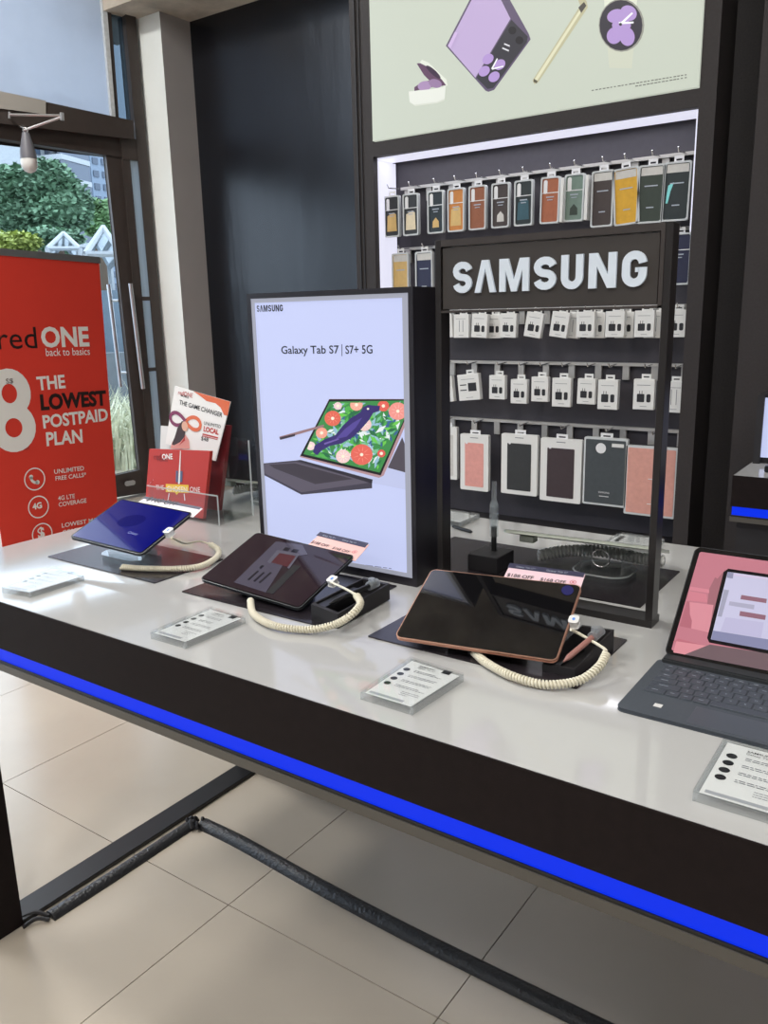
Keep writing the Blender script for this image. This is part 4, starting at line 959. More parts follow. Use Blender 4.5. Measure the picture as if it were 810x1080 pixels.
for ri, (hh, ks) in enumerate(rows):
    tot = sum(ks); x = kx0; 
    for ki, kk in enumerate(ks):
        wdt = (kx1 - kx0) * kk / tot
        bm = B(); box(bm, x + .0008, x + wdt - .0012, yy - hh + .0010, yy, KZ + .0002, KZ + .0017); fin('key', bm, 'key', kb, bevel=.0005, seg=1)
        if letters[ri] and 1 <= ki <= len(letters[ri]): text(lk, letters[ri][ki - 1], V((x + wdt * .4, yy - hh * .6, KZ + .0019)), V((1, 0, 0)), V((0, 1, 0)), h=.0032)
        elif ri != 5 or kk != 5.2: box(lk, x + wdt * .3, x + wdt * .6, yy - hh * .5, yy - hh * .5 + .0008, KZ + .0018, KZ + .0019)
        x += wdt
    yy -= hh + .0009
fin('key_lettering', lk, 'pale_ink', kb)
bm = B(); box(bm, KX0 + .085, KX1 - .085, KY0 + .004, KY0 + .054, KZ - .0001, KZ + .0004); fin('touchpad', bm, sq('touchpad', (70, 76, 85), .35), kb, bevel=.0002, seg=1)
bm = B(); a = hz(694, 744, KZ + .0003); box(bm, a.x - .005, a.x + .005, a.y - .0045, a.y + .0045, KZ, KZ + .0005); fin('sticker', bm, 'white', kb)
bm = B(); box(bm, KX0 + .006, KX1 - .006, KY1 - .010, KY1 + .014, TZ + .002, TZ + .012); fin('hinge', bm, sq('kb_hinge', (46, 49, 52), .5), kb, bevel=.002)
c0 = V((-.318, 1.14, .9105)); up = (V((-.318, 1.275, 1.0385)) - c0).normalized(); xd = V((1, 0, 0)); nn = xd.cross(up).normalized()
SW, SH = .286, .186
def kp(x, y, z=0): return c0 + xd * x + up * y + nn * z
bm = B(); prism(bm, [kp(SW / 2 + q[0], SH / 2 + q[1], -.007) for q in rrect(SW, SH, .010, 6)], nn * .0068); fin('tablet_body', bm, 'dark_metal', kb, bevel=.001)
bm = B(); prism(bm, [kp(SW / 2 + q[0], SH / 2 + q[1], -.0002) for q in rrect(SW - .001, SH - .001, .009, 6)], nn * .0006); fin('screen_glass', bm, 'bezel', kb)
bm = B(); prism(bm, [kp(.01, .17, -.0075), kp(SW - .01, .17, -.0075), V((KX1 - .02, 1.33, TZ + .001)), V((KX0 + .02, 1.33, TZ + .001))], V((0, .003, 0))); fin('kickstand', bm, 'kbd', kb)
KP = Plane(kp(0, 0, .0005), xd, up)
c6 = lambda *p: [(700 + x / 7.2, 570 + y / 7.2) for x, y in p]
E2 = {}
def q_(r, g, b):
    k = (r, g, b)
    if k not in E2: l = s(*k); E2[k] = mat('screen_%d_%d_%d' % k, tuple(x * .2 for x in l), .08, emis=l, es=.74)
    return E2[k]
bm = B(); face(bm, [kp(SW / 2 + q[0], SH / 2 + q[1], .0006) for q in rrect(SW - .015, SH - .016, .003, 3)]); fin('screen', bm, q_(200, 128, 142), kb)
picture('wallpaper', KP, [
    (q_(168, 112, 122), c6((390, 280), (410, 290), (470, 215), (350, 770), (330, 490), (345, 370))),
    (q_(218, 140, 154), c6((205, 350), (345, 372), (345, 400), (195, 376))), (q_(214, 134, 148), c6((193, 384), (325, 408), (332, 470), (180, 455))),
    (q_(186, 112, 126), c6((176, 462), (200, 466), (196, 560), (214, 610), (205, 668), (120, 650))), (q_(222, 148, 160), c6((196, 468), (378, 490), (345, 700), (210, 668), (214, 610), (200, 560))),
    (q_(196, 116, 130), c6((108, 745), (280, 790), (330, 800), (300, 810), (70, 770))), (q_(226, 150, 160), c6((72, 850), (96, 765), (330, 800), (160, 866))),
    (q_(118, 98, 104), c6((160, 866), (350, 790), (480, 810), (1000, 890), (1000, 1030))),
    (q_(22, 20, 26), c6((330, 740), (455, 240), (490, 214), (1100, 300), (1100, 920), (345, 775))),
    (q_(206, 204, 232), c6((358, 750), (486, 238), (1100, 325), (1100, 890))),
    (q_(150, 150, 178), c6((486, 238), (532, 246), (524, 290), (478, 282))), (q_(168, 168, 190), c6((458, 372), (497, 378), (440, 580), (410, 575))),
    (q_(178, 176, 200), c6((500, 462), (690, 490), (684, 524), (494, 492))), (q_(150, 108, 124), c6((590, 414), (784, 444), (778, 476), (582, 446))), (q_(150, 108, 124), c6((580, 536), (776, 568), (770, 604), (574, 572))),
    (q_(196, 192, 224), c6((470, 582), (760, 622), (740, 740), (430, 690))), (q_(140, 142, 176), c6((376, 684), (800, 752), (1100, 800), (1100, 890), (360, 752))), (q_(216, 204, 232), c6((530, 250), (800, 285), (790, 300), (528, 268)))], kb, .0003, .00002)

# ================================================================== acrylic price cards
def card(label, quad, big=False, seed=1):
    q = [V((x, y, TZ + .0005)) for x, y in quad]   # front-left, front-right, back-right, back-left
    H_ = .013; up_ = V((0, 0, 1)); xd = (q[1] - q[0]).normalized(); yd = (q[3] - q[0]).normalized(); w = (q[1] - q[0]).length; d = (q[3] - q[0]).length
    r = thing('price_card_holder', label, 'price card', (q[0] + q[2]) / 2, group='clear acrylic price card blocks')
    bm = B(); prism(bm, [p + up_ * (H_ - .003) for p in q], up_ * .003); fin('top_plate', bm, 'acrylic', r)
    bm = B(); t = .003
    def side(a, b, n): prism(bm, [a, b, b + n * t, a + n * t], up_ * (H_ - .0031))
    side(q[0], q[1], yd); side(q[3], q[2], -yd); side(q[0], q[3], xd); side(q[1], q[2], -xd)
    fin('side_plate', bm, 'acrylic_edge', r)
    bm = B(); i = .005; z_ = H_ - .0045
    pp = [q[0] + xd * i + yd * i, q[1] - xd * i + yd * i, q[2] - xd * i - yd * i, q[3] + xd * i - yd * i]
    prism(bm, [p + up_ * z_ for p in pp], up_ * .0006); fin('card', bm, 'paper', r)
    o = q[0] + up_ * (z_ + .0009); R3 = random.Random(seed)
    bm = B(); text(bm, 'SAMSUNG', o + xd * w * .30 + yd * d * .87, xd, yd, w=w * .30, bold=.01); text(bm, 'Galaxy Tab S7', o + xd * w * .30 + yd * d * .82, xd, yd, w=w * .34)
    for k in range(4): face(bm, disc(o + xd * w * (.17) + yd * d * (.74 - k * .13), xd, yd, w * .062, 16))
    fin('lettering', bm, 'ink', r)
    bm = B()
    for k in range(4): bars(bm, o + xd * w * .32 + yd * d * (.755 - k * .13), xd, yd, 2, d * .03, d * .012, w * .35, w * .6, rnd=R3)
    bars(bm, o + xd * w * .55 + yd * d * .26, xd, yd, 3, d * .035, d * .01, w * .15, w * .35, rnd=R3); fin('small_print', bm, 'grey_ink', r)
    bm = B(); p = o + xd * w * .1 + yd * d * .06; face(bm, [p, p + xd * w * .66, p + xd * w * .66 + yd * d * .045, p + yd * d * .045]); fin('footer_band', bm, 'light_ink', r)
    bm = B(); p = o + xd * w * .74 + yd * d * .86; face(bm, [p, p + xd * w * .16, p + xd * w * .16 + yd * d * .09, p + yd * d * .09]); fin('corner_mark', bm, 'ink', r)
card('clear price card block farthest left on the table front', [(-1.459, .797), (-1.385, .808), (-1.385, .926), (-1.490, .928)], seed=2)
card('clear price card block in front of the middle tablet', [(-1.030, .796), (-.950, .797), (-.947, .926), (-1.034, .93)], seed=3)
card('clear price card block left of centre before the rose edged tablet', [(-.617, .804), (-.534, .803), (-.528, .925), (-.621, .933)], seed=4)
card('clear price card block in front of the keyboard tablet', [(-.187, .803), (-.092, .803), (-.086, .934), (-.187, .934)], seed=5)
card('small clear card block behind the sign, near the white rear table edge', [(-1.047, 1.66), (-.957, 1.66), (-.957, 1.755), (-1.047, 1.755)], seed=6)
card('clear card block behind the rear tablet at the far table edge', [(-.605, 1.66), (-.505, 1.66), (-.505, 1.755), (-.605, 1.755)], seed=7)

# ================================================================== pen on black block (behind sign)
pb = thing('pen_display_block', 'upright stylus in clear tube on a small black cube behind the sign', 'pen display', (-.735, 1.41, MZ))
bm = B(); box(bm, -.775, -.71, 1.372, 1.445, MZ, .9335); fin('cube', bm, 'matte_black', pb, bevel=.001)
bm = B(); c = V((-.742, 1.42, .9335)); tube(bm, [c, c + V((0, 0, .05))], .0055, 12); fin('pen', bm, 'black', pb, smooth=True)
bm = B(); tube(bm, [c + V((0, 0, .0505)), c + V((0, 0, .140))], .0048, 12); tube(bm, [c + V((0, 0, .09)), c + V((0, 0, .10))], .0075, 12); tube(bm, [c + V((0, 0, .03)), c + V((0, 0, .095))], .0085, 12); fin('clear_tube', bm, 'acrylic_grey', pb, smooth=True)
bm = B(); a = hz(478, 555, TZ + .004); b = hz(498, 561, TZ + .004); tube(bm, [a, a.lerp(b, .9), b], [.004, .004, .0015], 8); o = fin('stylus_pen', bm, 'black', smooth=True); recenter(o); tag(o, 'black stylus lying on the white table behind the sign left post', 'stylus pen')

# ================================================================== rear tablets seen from behind
def rear(label, c, rot, w, h, cablelabel, standlabel, sx):
    M['pale_back'] = M.get('pale_back') or mat('pale_tablet_back', s(196, 202, 190), .3, .3)
    t, T, P = tablet(label, c, rot, w, h, 'pale_back', 'bezel')
    r = thing('tablet_stand', standlabel, 'tablet stand', (c[0] + sx, c[1], MZ), group='tablet stands')
    cx, cy = c[0] + sx, c[1]
    bm = B(); prism(bm, [V((cx + q[0], cy - .01 + q[1], MZ)) for q in rrect(.11, .10, .035, 6)], V((0, 0, .010))); fin('base', bm, 'acrylic_grey', r, smooth=True)
    bm = B(); tube(bm, [V((cx + q[0], cy - .01 + q[1], MZ + .010)) for q in rrect(.11, .10, .035, 6)] + [V((cx + .055, cy + .005, MZ + .010))], .0016, 6); fin('base_rim', bm, 'edge_bright', r, smooth=True)
    zt_ = (T @ V((sx, 0, -.008))).z
    for a in (-.04, .04): bm = B(); box(bm, cx + a - .0015, cx + a + .0015, cy - .03, cy + .02, MZ + .01, zt_ - .006); fin('upright', bm, 'acrylic_edge', r)
    bm = B(); box(bm, cx - .05, cx + .05, cy - .03, cy + .02, zt_ - .006, zt_ - .004); fin('support_plate', bm, 'acrylic', r)
    bm = B(); n = 20; cc = V((cx + .0, cy - .035, .94)); tube(bm, [cc + V((.017 * math.cos(2 * PI * k / n), 0, .017 * math.sin(2 * PI * k / n))) for k in range(n + 1)], .0016, 6); fin('wire_loop', bm, 'hook', r, smooth=True)
    k = thing('security_cable', cablelabel, 'security cable', (c[0], c[1], MZ), group='cream coiled security cables')
    bm = B(); coil(bm, [V((cx - .13, cy - .03, .924)), V((cx - .09, cy + .0, .932)), V((cx - .03, cy + .03, .934)), V((cx + .05, cy + .035, .93)), V((cx + .10, cy + .03, .932))], R=.0095, wire=.003, pitch=.0075); fin('coil', bm, 'white', k, smooth='all')
    bm = B(); a = T @ V((-w * .36, -h * .30, -.0065)); box(bm, a.x - .015, a.x + .015, a.y - .008, a.y + .012, a.z - .012, a.z); fin('connector', bm, 'pale_back', k, bevel=.001)
rear('pale tablet facing away on the rear side behind the arch sign', (-.575, 1.49, .962), (8, -17, 1), .285, .185, 'white coiled cable under the rear tablet behind the sign', 'clear acrylic stand holding the rear tablet behind the sign', .04)
rear('pale tablet facing away at the rear table corner, behind the light box', (-1.56, 1.64, .950), (4, -16, 0), .254, .165, 'white coiled cable at the rear left corner of the table', 'clear acrylic stand at the rear left corner of the table', .03)

# ================================================================== brochure holder
bh = thing('brochure_holder', 'clear acrylic brochure holder at the left rear of the table', 'brochure holder', (-1.62, 1.40, TZ))
HX0, HX1 = -1.735, -1.475; HY0 = 1.375
hbx = lambda nm, m, *a: fin(nm, box(B(), *a), m, bh)
hbx('base', 'acrylic', HX0, HX1, HY0, HY0 + .12, TZ + .0005, TZ + .004)
hbx('front_lip', 'acrylic', HX0, HX1, HY0, HY0 + .003, TZ + .004, TZ + .075)
hbx('divider', 'acrylic', HX0 + .003, HX1 - .003, HY0 + .048, HY0 + .051, TZ + .004, TZ + .15)
hbx('back_plate', 'acrylic', HX0, HX1, HY0 + .117, HY0 + .12, TZ + .004, TZ + .2)
for x in (HX0, HX1 - .003):
    bm = B(); prism(bm, [V((x, a, b)) for a, b in ((HY0 + .003, TZ + .004), (HY0 + .117, TZ + .004), (HY0 + .117, TZ + .19), (HY0 + .09, TZ + .185), (HY0 + .07, TZ + .12), (HY0 + .045, TZ + .105), (HY0 + .003, TZ + .075))], V((.003, 0, 0))); fin('side_panel', bm, 'acrylic', bh)
bm = B()
for x in (HX1 - .0005,):
    for (a, b, c, d) in ((HY0 - .001, HY0 + .002, TZ, TZ + .075), (HY0 + .117, HY0 + .121, TZ, TZ + .195)): box(bm, x, x + .0015, a, b, c, d)
box(bm, HX0, HX1, HY0 - .001, HY0 + .001, TZ + .073, TZ + .076)
fin('bright_edge', bm, 'edge_bright', bh)
bF = Plane((HX0, HY0 + .012, TZ), (1, 0, 0), (0, .10, 1))
c1 = lambda *p: [(140 + x / 5.4, 390 + y / 5.4) for x, y in p]
def sheets(name, label, plane, quad, m, th=.010, cat='brochure'):
    q = plane.poly(quad); r = thing(name, label, cat, sum(q, V()) / 4, group='brochures in the acrylic holder')
    for p in q:
        if p.z < TZ + .006: p += plane.y * (TZ + .006 - p.z)
    fin('booklet', prism(B(), q, -plane.n * th), m, r); return r
br = sheets('red_booklet', 'red booklet reading THE CHOSEN ONE in the front pocket', bF, c1((95, 450), (440, 463), (400, 960), (70, 930)), 'print_red')
bm = B(); bF.text(bm, 'ONE', *c1((168, 512))[0], *c1((228, 510))[0], .001, bold=.03)
bF.text(bm, 'THE', *c1((133, 682))[0], *c1((178, 684))[0], .001); bF.text(bm, 'ONE', *c1((326, 695))[0], *c1((384, 698))[0], .001)
fin('lettering', bm, 'print_white', br)
bm = B(); bF.text(bm, 'red', *c1((122, 512))[0], *c1((162, 511))[0], .001); bF.text(bm, 'MOBILE', *c1((142, 522))[0], *c1((200, 523))[0], .001); fin('lettering', bm, 'darkred', br)
picture('emblem', bF, [('print_yellow', c1((188, 650), (318, 656), (318, 702), (262, 700), (250, 712), (240, 698), (188, 696)))], br, .0008)
bm = B(); bF.text(bm, 'CHOSEN', *c1((196, 692))[0], *c1((310, 698))[0], .0014); fin('lettering', bm, 'print_white', br)
picture('blade_picture', bF, [('print_white', c1((270, 460), (274, 460), (268, 650), (258, 650))), (sq('steel_blue', (90, 100, 130)), c1((246, 575), (258, 575), (258, 640), (244, 640))), ('steel_blue', c1((270, 577), (284, 577), (282, 640), (268, 640))), ('print_white', c1((205, 704), (210, 704), (202, 745), (198, 745))), ('print_white', c1((290, 706), (295, 706), (299, 745), (294, 745)))], br, .0008, .0002)
bG = Plane((HX0, HY0 + .060, TZ), (1, 0, 0), (0, .14, 1))
b2 = sheets('white_leaflet', 'tilted white leaflet reading THE GAME CHANGER with a woman in pink', bG, c1((240, 92), (556, 182), (470, 520), (186, 420)), 'print_white', .003)
picture('corner_shape', bG, [('print_orange', c1((345, 122), (555, 182), (540, 262), (520, 258), (500, 215), (470, 190), (420, 178), (385, 150)))], b2, .0006)
bm = B(); bG.text(bm, 'THE GAME CHANGER', *c1((264, 196))[0], *c1((508, 272))[0], .0008, bold=.01); bG.text(bm, '$48', *c1((388, 404))[0], *c1((428, 414))[0], .0008, h=.012); fin('lettering', bm, 'ink', b2)
bm = B(); bG.text(bm, 'LOCAL', *c1((402, 350))[0], *c1((488, 372))[0], .0008, bold=.04); bG.text(bm, 'redONE', *c1((258, 140))[0], *c1((340, 160))[0], .0008); 
fin('lettering', bm, 'print_red', b2)
bm = B(); bG.text(bm, 'UNLIMITED', *c1((405, 312))[0], *c1((500, 334))[0], .0008); bG.text(bm, 'MOBILE', *c1((274, 152))[0], *c1((318, 164))[0], .0008, bold=.01); fin('lettering', bm, 'ink', b2)
picture('price_band', bG, [('print_red', c1((398, 362), (486, 384), (484, 392), (396, 370))), ('print_red', c1((396, 374), (484, 396), (482, 400), (394, 378)))], b2, .0008)
bm = B(); ps = [(300 + 86 * math.cos(t) / (1 + math.sin(t) ** 2), 293 + 22 * math.cos(t) / (1 + math.sin(t) ** 2) + 62 * math.sin(t) * math.cos(t) * 1.6 / (1 + math.sin(t) ** 2)) for t in [2 * PI * k / 40 for k in range(41)]]
pl = [bG.px(*c1(p)[0], .0012) for p in ps]
off = []
for i in range(40):
    d = (pl[(i + 1) % 40] - pl[(i - 1) % 40]).normalized(); off.append(bG.n.cross(d) * .0048)
for i in range(40):
    j = (i + 1) % 40; lift = bG.n * (.0004 if i < 20 else 0)
    face(bm, [pl[i] - off[i] + lift, pl[j] - off[j] + lift, pl[j] + off[j] + lift, pl[i] + off[i] + lift], 0 if ps[i][0] > 300 else 1)
fin('loop_emblem', bm, ['print_orange', sq('print_magenta', (130, 50, 90), .5)], b2)
picture('woman_picture', bG, [(sq('skin_pink', (224, 150, 140), .5), c1((215, 445), (225, 410), (250, 385), (300, 370), (320, 400), (325, 450), (215, 450))), (sq('hair_brown', (60, 36, 34), .5), c1((280, 292), (305, 296), (300, 340), (296, 380), (270, 412), (235, 430), (222, 424), (240, 380), (255, 330))), (sq('skin', (226, 176, 152), .5), ell(*c1((296, 322))[0], 3.2, 5.2, -8)), ('print_red', c1((285, 400), (296, 380), (298, 402), (262, 432)))], b2, .0014, .0002)
b3 = sheets('white_leaflet', 'upright white leaflet behind the red booklet, left of the tilted one', Plane((HX0, HY0 + .08, TZ), (1, 0, 0), (0, .1, 1)), c1((160, 318), (300, 330), (300, 620), (150, 600)), 'paper', .002)
b4 = sheets('dark_red_booklet', 'dark red booklet standing behind the tilted white leaflet', Plane((HX0, HY0 + .095, TZ), (1, 0, 0), (0, .08, 1)), c1((330, 290), (546, 318), (490, 860), (300, 840)), 'darkred', .012)

# ================================================================== banner
BX = -4.5
bn = thing('rollup_banner', 'red roll-up banner advertising the lowest postpaid plan beside the door', 'banner', (BX, 2.9, 0))
yR = hx(104, 272, BX).y; zR = hx(104, 272, BX).z; yR2 = hx(123.5, 520, BX).y; W_ = .86; yL = yR - W_; zL = zR + .03
bm = B(); prism(bm, [V((BX, yL, .08)), V((BX, yR2 - .01, .08)), V((BX, yR, zR - .03)), V((BX, yL, zL - .03))], V((-.003, 0, 0))); fin('banner_sheet', bm, 'banner_red', bn)
bm = B(); prism(bm, [V((BX + .006, yL - .01, zL - .03)), V((BX + .006, yR + .004, zR - .03)), V((BX + .006, yR + .004, zR + .002)), V((BX + .006, yL - .01, zL + .002))], V((-.014, 0, 0))); fin('top_rail', bm, 'silver', bn, bevel=.003)
bm = B(); box(bm, BX - .06, BX + .06, yL - .01, yR + .01, 0, .08); fin('base_cassette', bm, 'silver', bn, bevel=.01)
bm = B(); tube(bm, [V((BX - .03, (yL + yR) / 2, .08)), V((BX - .02, (yL + yR) / 2, zR))], .009, 8); fin('support_pole', bm, 'silver', bn, smooth=True)
BP = Plane((BX, yL, 0), (0, 1, 0), (0, 0, 1))
k2 = lambda *p: [(x / 3, 240 + y / 3) for x, y in p]
def bt(bm, body, a, b, h=None, bold=0, sp=1.0):
    (u0, v0), (u1, v1) = k2(a, b); BP.text(bm, body, u0, v0, u1, v1, .0015, bold, h, sp)
u = (BP.px(50, 400) - BP.px(50, 401)).length   # metres per pixel of height here
bm = B(); bt(bm, 'ONE', (133, 381), (284, 377), 22 * u, .035); bt(bm, 'back to basics', (146, 407), (285, 403), 8 * u, .005)
bt(bm, 'THE', (119, 516), (208, 508), 14.5 * u, .03); bt(bm, 'POSTPAID', (138, 637), (343, 611), 14.5 * u, .03); bt(bm, 'PLAN', (148, 692), (262, 680), 15 * u, .03)
a8 = BP.px(-6, 480.5, .0015); b8 = BP.px(41, 479, .0015); block_letter(bm, '8', (b8 - a8).length, 86 * u, a8, BP.x, BP.y, (b8 - a8).length * .31)
bt(bm, 'UNLIMITED', (172, 780), (266, 768), 5 * u, .012); bt(bm, 'FREE CALLS*', (176, 801), (273, 788), 5 * u, .012)
bt(bm, '4G LTE', (184, 864), (237, 856), 5 * u, .012); bt(bm, 'COVERAGE', (186, 884), (274, 870), 5 * u, .012)
bt(bm, 'LOWEST MOBILE', (196, 950), (345, 924), 5 * u, .012); bt(bm, 'COMMITMENT', (198, 972), (318, 950), 5 * u, .012)
fin('lettering', bm, 'print_white', bn)
bm = B(); bt(bm, 'red', (-4, 386), (119, 382), 22 * u, .0); bt(bm, 'LOWEST', (130, 580), (338, 563), 17.5 * u, .045)
fin('lettering', bm, 'print_black', bn)
bm = B(); bt(bm, 'S$', (20, 497), (43, 495), 6 * u, .015); bt(bm, '/month', (34, 710), (92, 702), 6 * u, .005); fin('lettering', bm, sq('print_darkgrey', (110, 60, 60)), bn)
bm = B()
for (x, y) in ((110, 796), (122, 884), (134, 970)):
    c = BP.px(*k2((x, y))[0], .0015); ringf(bm, c, BP.x, BP.y, 11 * u, 12.3 * u, 32)
c = BP.px(*k2((110, 796))[0], .0015); ps = [c + BP.x * (u * 6 * math.cos(a)) * 1 + BP.y * (u * 6 * math.sin(a)) + (BP.x + BP.y) * 2 * u for a in [math.radians(d) for d in range(170, 285, 12)]]
for i in range(len(ps) - 1):
    d = (ps[i + 1] - ps[i]).normalized(); w = BP.n.cross(d) * u * 1.6; face(bm, [ps[i] - w, ps[i + 1] - w, ps[i + 1] + w, ps[i] + w])
for p in (ps[0], ps[-1]): face(bm, disc(p, BP.x, BP.y, 2.4 * u, 12))
text(bm, '$', BP.px(*k2((122, 990))[0], .0015), BP.x, BP.y, h=14 * u, bold=.03); text(bm, '4G', BP.px(*k2((104, 894))[0], .0015), BP.x, BP.y, h=7 * u, bold=.04)
fin('icons', bm, 'print_white', bn)

# right counter light box and small item
rb = thing('light_box', 'white faced light box standing on the right counter at the picture edge', 'light box', (-.35, 2.75, TZ))
x0 = hy(803, 476, 2.85).x
bm = B(); box(bm, x0 - .02, x0 + .5, 2.85, 2.95, TZ, 1.12); box(bm, x0 - .02, x0, 2.83, 2.85, TZ, 1.12); fin('housing', bm, 'matte_black', rb)
bm = B(); box(bm, x0, x0 + .48, 2.842, 2.85, TZ + .02, 1.11); fin('light_panel', bm, 'lb_panel', rb)
bm = B(); c = hz(812, 494, TZ + .01); box(bm, c.x - .012, c.x + .06, c.y - .02, c.y + .02, TZ, TZ + .02); box(bm, c.x - .004, c.x + .05, c.y - .01, c.y + .01, TZ + .02, TZ + .035)
o = fin('phone_dock', bm, 'black', bevel=.002); recenter(o); tag(o, 'small black dock on the right counter', 'phone dock')

# ================================================================== ceiling lights
for i, (x, y, where) in enumerate(((-3.0, .5, 'near the shopfront'), (.4, -1.0, 'just behind the viewer'), (1.6, .5, 'on the right'), (-4.7, 1.9, 'added by the entrance glazing to brighten the pillar'), (-3.0, -1.9, 'far left behind the viewer'), (-.6, -2.3, 'behind the viewer'), (1.6, -1.9, 'far right behind the viewer'))):
    cl = thing('ceiling_light', 'square white ceiling lamp ' + where, 'ceiling light', (x, y, CEIL - .12), group='square ceiling lamps')
    bm = B(); box(bm, x - .31, x + .31, y - .31, y + .31, CEIL - .08, CEIL - .001); fin('lamp_housing', bm, 'white', cl)
    bm = B(); box(bm, x - .28, x + .28, y - .28, y + .28, CEIL - .086, CEIL - .0805); fin('lamp_diffuser', bm, 'lamp', cl)
    ld = bpy.data.lights.new('ceiling_lamp', 'AREA'); ld.shape = 'SQUARE'; ld.size = .55; ld.energy = LAMP_POWER * (2.2 if x < -4 else 1.15 if x < -2 else 1.35 if y < -1 else .75); ld.color = (1, .97, .92)  # the lamp by the entrance is added to brighten the pillar front
    lo = bpy.data.objects.new('ceiling_lamp', ld); COL.objects.link(lo); lo.location = (x, y, CEIL - .09)
# cove light strength
ld = bpy.data.lights.new('cove_lamp', 'AREA'); ld.shape = 'RECTANGLE'; ld.size = 1.3; ld.size_y = .05; ld.energy = 1.6; ld.color = (.93, .93, 1)
lo = bpy.data.objects.new('cove_lamp', ld); COL.objects.link(lo); lo.location = (-1.54, PF + .08, OZ1 - .012)

# ================================================================== OUTSIDE
bm = B(); box(bm, -90, -6.05, -40, 70, -.25, -.12)
struct(fin('ground', bm, mat('outdoor_paving', s(105, 110, 112), .8, var=.1, vscale=1.5)), 'pale paving outside the shop', 'ground')
def far(u, v, dist):
    r = ray(u, v); h = math.hypot(r.x, r.y); return CAMLOC + r * (dist / h)
VIEWD = V((ray(60, 300).x, ray(60, 300).y, 0)).normalized(); VR = V((VIEWD.y, -VIEWD.x, 0))   # horizontal axes across the view through the door
LEAF = [mat('leaf_%d' % i, s(*c), .6, var=.35, vscale=1.5, spec=.2) for i, c in enumerate(((104, 134, 108), (112, 144, 100), (156, 168, 90)))]
def tree(label, u, v, rpx, vpx, dist, li, n=3500, leaf=.10, name='tree', trunk=True):
    c = far(u, v, dist); k = dist / 890; rx = rpx * k; rz = vpx * k; R = random.Random(int(u * 7 + v))
    r = thing(name, label, 'tree' if trunk else 'shrub', (c.x, c.y, -.12), group='greenery outside the door')
    blobs = [(R.uniform(-.55, .55) * rx, R.uniform(-.4, .4) * rx, R.uniform(-.5, .55) * rz, R.uniform(.42, .62)) for _ in range(9)]
    bm = B()
    for i in range(n):
        b = blobs[i % len(blobs)]; a = R.uniform(0, 2 * PI); q = math.acos(R.uniform(-1, 1)); f = R.uniform(.75, 1.05)
        p = V((b[0] + rx * b[3] * f * math.sin(q) * math.cos(a), b[1] + rx * b[3] * f * math.sin(q) * math.sin(a), b[2] + rz * b[3] * f * math.cos(q)))
        t = V((R.uniform(-1, 1), R.uniform(-1, 1), R.uniform(-.6, .4))).normalized() * leaf; w = t.cross(V((R.uniform(-1, 1), R.uniform(-1, 1), 1))).normalized() * leaf * .35
        P = c + p; P0 = max(P.z, 0)
        face(bm, [P, P + t * .5 + w, P + t, P + t * .5 - w])
    for b in blobs:    # dark inner mass so the sky does not show through
        bmesh.ops.create_icosphere(bm, subdivisions=2, radius=1, matrix=Matrix.Translation(c + V(b[:3])) @ Matrix.Diagonal((rx * b[3] * .8, rx * b[3] * .8, rz * b[3] * .8, 1)))
    fin('crown', bm, LEAF[li], r)
    if trunk: bm = B(); tube(bm, [V((c.x, c.y, -.12)), V((c.x, c.y, c.z))], [.22 * dist / 20, .12 * dist / 20], 10); fin('trunk', bm, sq('bark', (84, 72, 60), .9), r)
tree('large round green tree outside, seen through the door glass', 42, 220, 46, 42, 20, 0, 16000, .14)
tree('smaller light green tree right of the large one outside', 104, 232, 18, 22, 24, 1, 2500, .16)
tree('yellow green shrub at the lower left of the door view', 24, 257, 22, 12, 15, 2, 2500, .1, 'shrub', False)
tree('low dark hedge beneath the large tree outside', 60, 252, 30, 9, 17, 0, 2000, .12, 'hedge', True)
# apartment block
def bpt(u, v, dist, off=0): return far(u, v, dist)
def building(label, u0, u1, vtop, dist, floors, cols, m, skew=0, balc=False):
    a = far(u0, 300, dist); b = far(u1, 300, dist + skew); a.z = b.z = -.12; topz = far((u0 + u1) / 2, vtop, dist).z
    xd = (b - a).normalized(); L_ = (b - a).length; n = xd.cross(V((0, 0, 1))).normalized()
    if n.dot(CAMLOC - a) < 0: n = -n
    r = thing('apartment_building', label, 'building', a.lerp(b, .5), group='buildings beyond the trees')
    bm = B(); prism(bm, [a, b, V((b.x, b.y, topz)), V((a.x, a.y, topz))], -n * 8); fin('wall', bm, m, r)
    fh = topz / floors; cw = L_ / cols; cnt = 0
    for f in range(floors):
        for c in range(cols):
            if (f + .5) * fh < 3 or cnt > 90: continue
            o = a + xd * (c + .2) * cw + V((0, 0, (f + .25) * fh)) + n * .02; cnt += 1
            fin('window', prism(B(), [o, o + xd * cw * .6, o + xd * cw * .6 + V((0, 0, fh * .5)), o + V((0, 0, fh * .5))], n * .05), 'bglass', r)
        if balc and (f + .5) * fh > 3:
            o = a + xd * L_ * .15 + V((0, 0, f * fh)); fin('balcony', prism(B(), [o, o + xd * L_ * .5, o + xd * L_ * .5 + V((0, 0, .25)), o + V((0, 0, .25))], n * 1.3), m, r)
            o = o + n * 1.2 + V((0, 0, .25)); fin('balcony_rail', prism(B(), [o, o + xd * L_ * .5, o + xd * L_ * .5 + V((0, 0, .8)), o + V((0, 0, .8))], n * .05), 'bglass', r)
sq('bglass', (70, 82, 98), .2); sq('bwhite', (160, 166, 170), .8, var=.04); sq('bgrey', (120, 134, 150), .8, var=.04)
building('blue grey office block at the far left beyond the tree', -60, 46, 60, 60, 18, 12, 'bgrey')
building('white apartment block with balconies seen over the tree', 47, 105, 95, 48, 12, 5, 'bwhite', 4, True)
building('narrow white block beside the door frame, small windows', 108, 160, 120, 66, 18, 6, 'bgrey', 3)
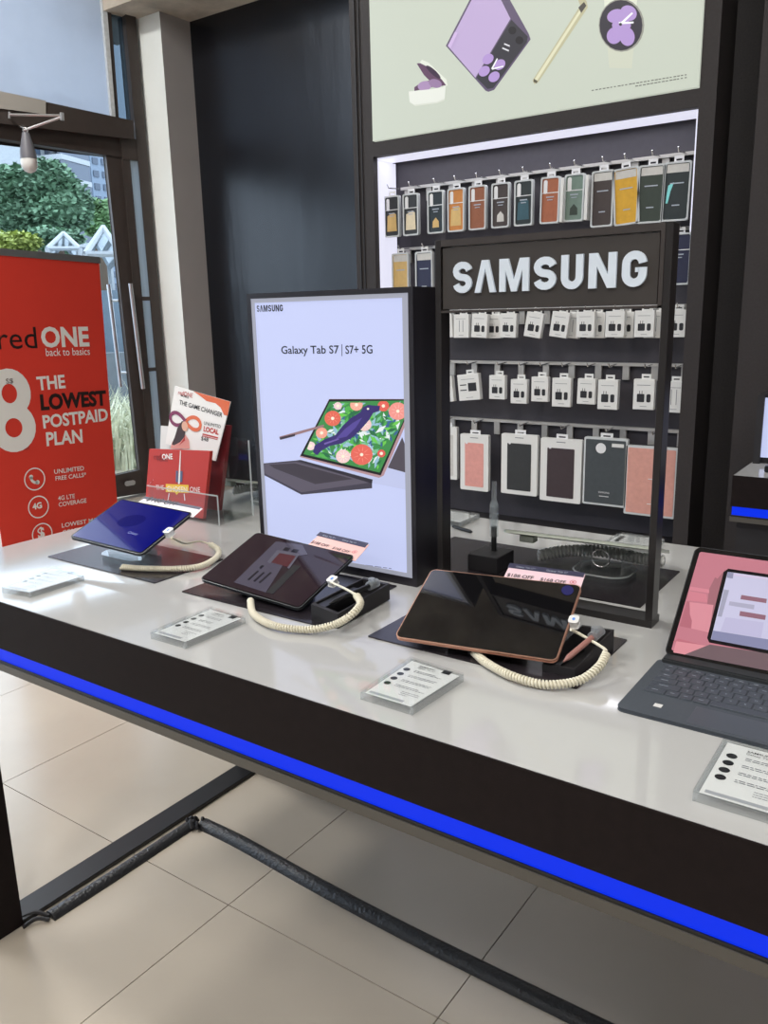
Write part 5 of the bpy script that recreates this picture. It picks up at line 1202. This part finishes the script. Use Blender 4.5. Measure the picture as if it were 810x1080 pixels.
# glass canopies
def canopy(label, u0, u1, v0, v1, dist):
    a = far(u0, v1, dist); b = far(u1, v1, dist); t = far((u0 + u1) / 2, v0, dist + 1.2); r = thing('glass_canopy', label, 'canopy', V((t.x, t.y, -.12)), group='glass canopies outside')
    bk = VIEWD * 2.2; pts = [a, b, a + bk, b + bk]
    bm = B()
    for (p, q) in ((a, t), (b, t), (a, b), (a + bk, t + bk), (b + bk, t + bk), (t, t + bk), (a, a + bk), (b, b + bk), (a.lerp(t, .5), (a + bk).lerp(t + bk, .5)), (b.lerp(t, .5), (b + bk).lerp(t + bk, .5))): tube(bm, [p, q], .035, 6)
    for p in pts: tube(bm, [V((p.x, p.y, -.12)), p], .04, 6)
    fin('canopy_frame', bm, 'bwhite', r)
    bm = B(); face(bm, [a, t, t + bk, a + bk]); face(bm, [b, t, t + bk, b + bk]); fin('canopy_glass', bm, 'side_strip', r)
canopy('left white framed glass canopy below the tree', 50, 84, 246, 262, 13.5)
canopy('right white framed glass canopy nearer the door frame', 90, 128, 240, 268, 9.5)
# low walls / balustrade outside the door
o = far(95, 345, 11.2); xd = VR
bm = B(); prism(bm, [V((o.x, o.y, -.12)) - xd * 2, V((o.x, o.y, -.12)) + xd * 2, V((o.x, o.y, 1.75)) + xd * 2, V((o.x, o.y, 1.75)) - xd * 2], VIEWD * .2)
o1 = fin('garden_wall', bm, sq('gwall', (110, 126, 138), .7, var=.08)); recenter(o1); tag(o1, 'pale blue grey garden wall seen through the door glass', 'wall')
o = far(95, 345, 10.2)
bm = B(); prism(bm, [V((o.x, o.y, -.12)) - xd * 2, V((o.x, o.y, -.12)) + xd * 2, V((o.x, o.y, 1.02)) + xd * 2, V((o.x, o.y, 1.02)) - xd * 2], VIEWD * .25)
o1 = fin('planter_wall', bm, sq('pwall', (112, 118, 122), .8, var=.08)); recenter(o1); tag(o1, 'low grey planter wall behind the ornamental grass', 'planter')
bm = B(); R = random.Random(5); c0_ = far(110, 460, 9.0)
for i in range(2600):
    b = V((c0_.x, c0_.y, -.12)) + VR * R.uniform(-1.6, .5) + VIEWD * R.uniform(-.9, .7); d = V((R.uniform(-1, 1), R.uniform(-1, 1), 0)); h = R.uniform(.45, .95); w = VR * .008
    p1 = b + d * .12 + V((0, 0, h * .6)); p2 = b + d * .5 + V((0, 0, h * R.uniform(.55, 1)))
    bm.faces.new([bm.verts.new(p) for p in (b - w, b + w, p1 + w, p1 - w)]); bm.faces.new([bm.verts.new(p) for p in (p1 - w, p1 + w, p2)])
o = fin('ornamental_grass', bm, mat('dry_grass', s(196, 198, 170), .8, var=.3, vscale=6)); tag(o, 'pale dry ornamental grass outside the door', 'grass', kind='stuff')
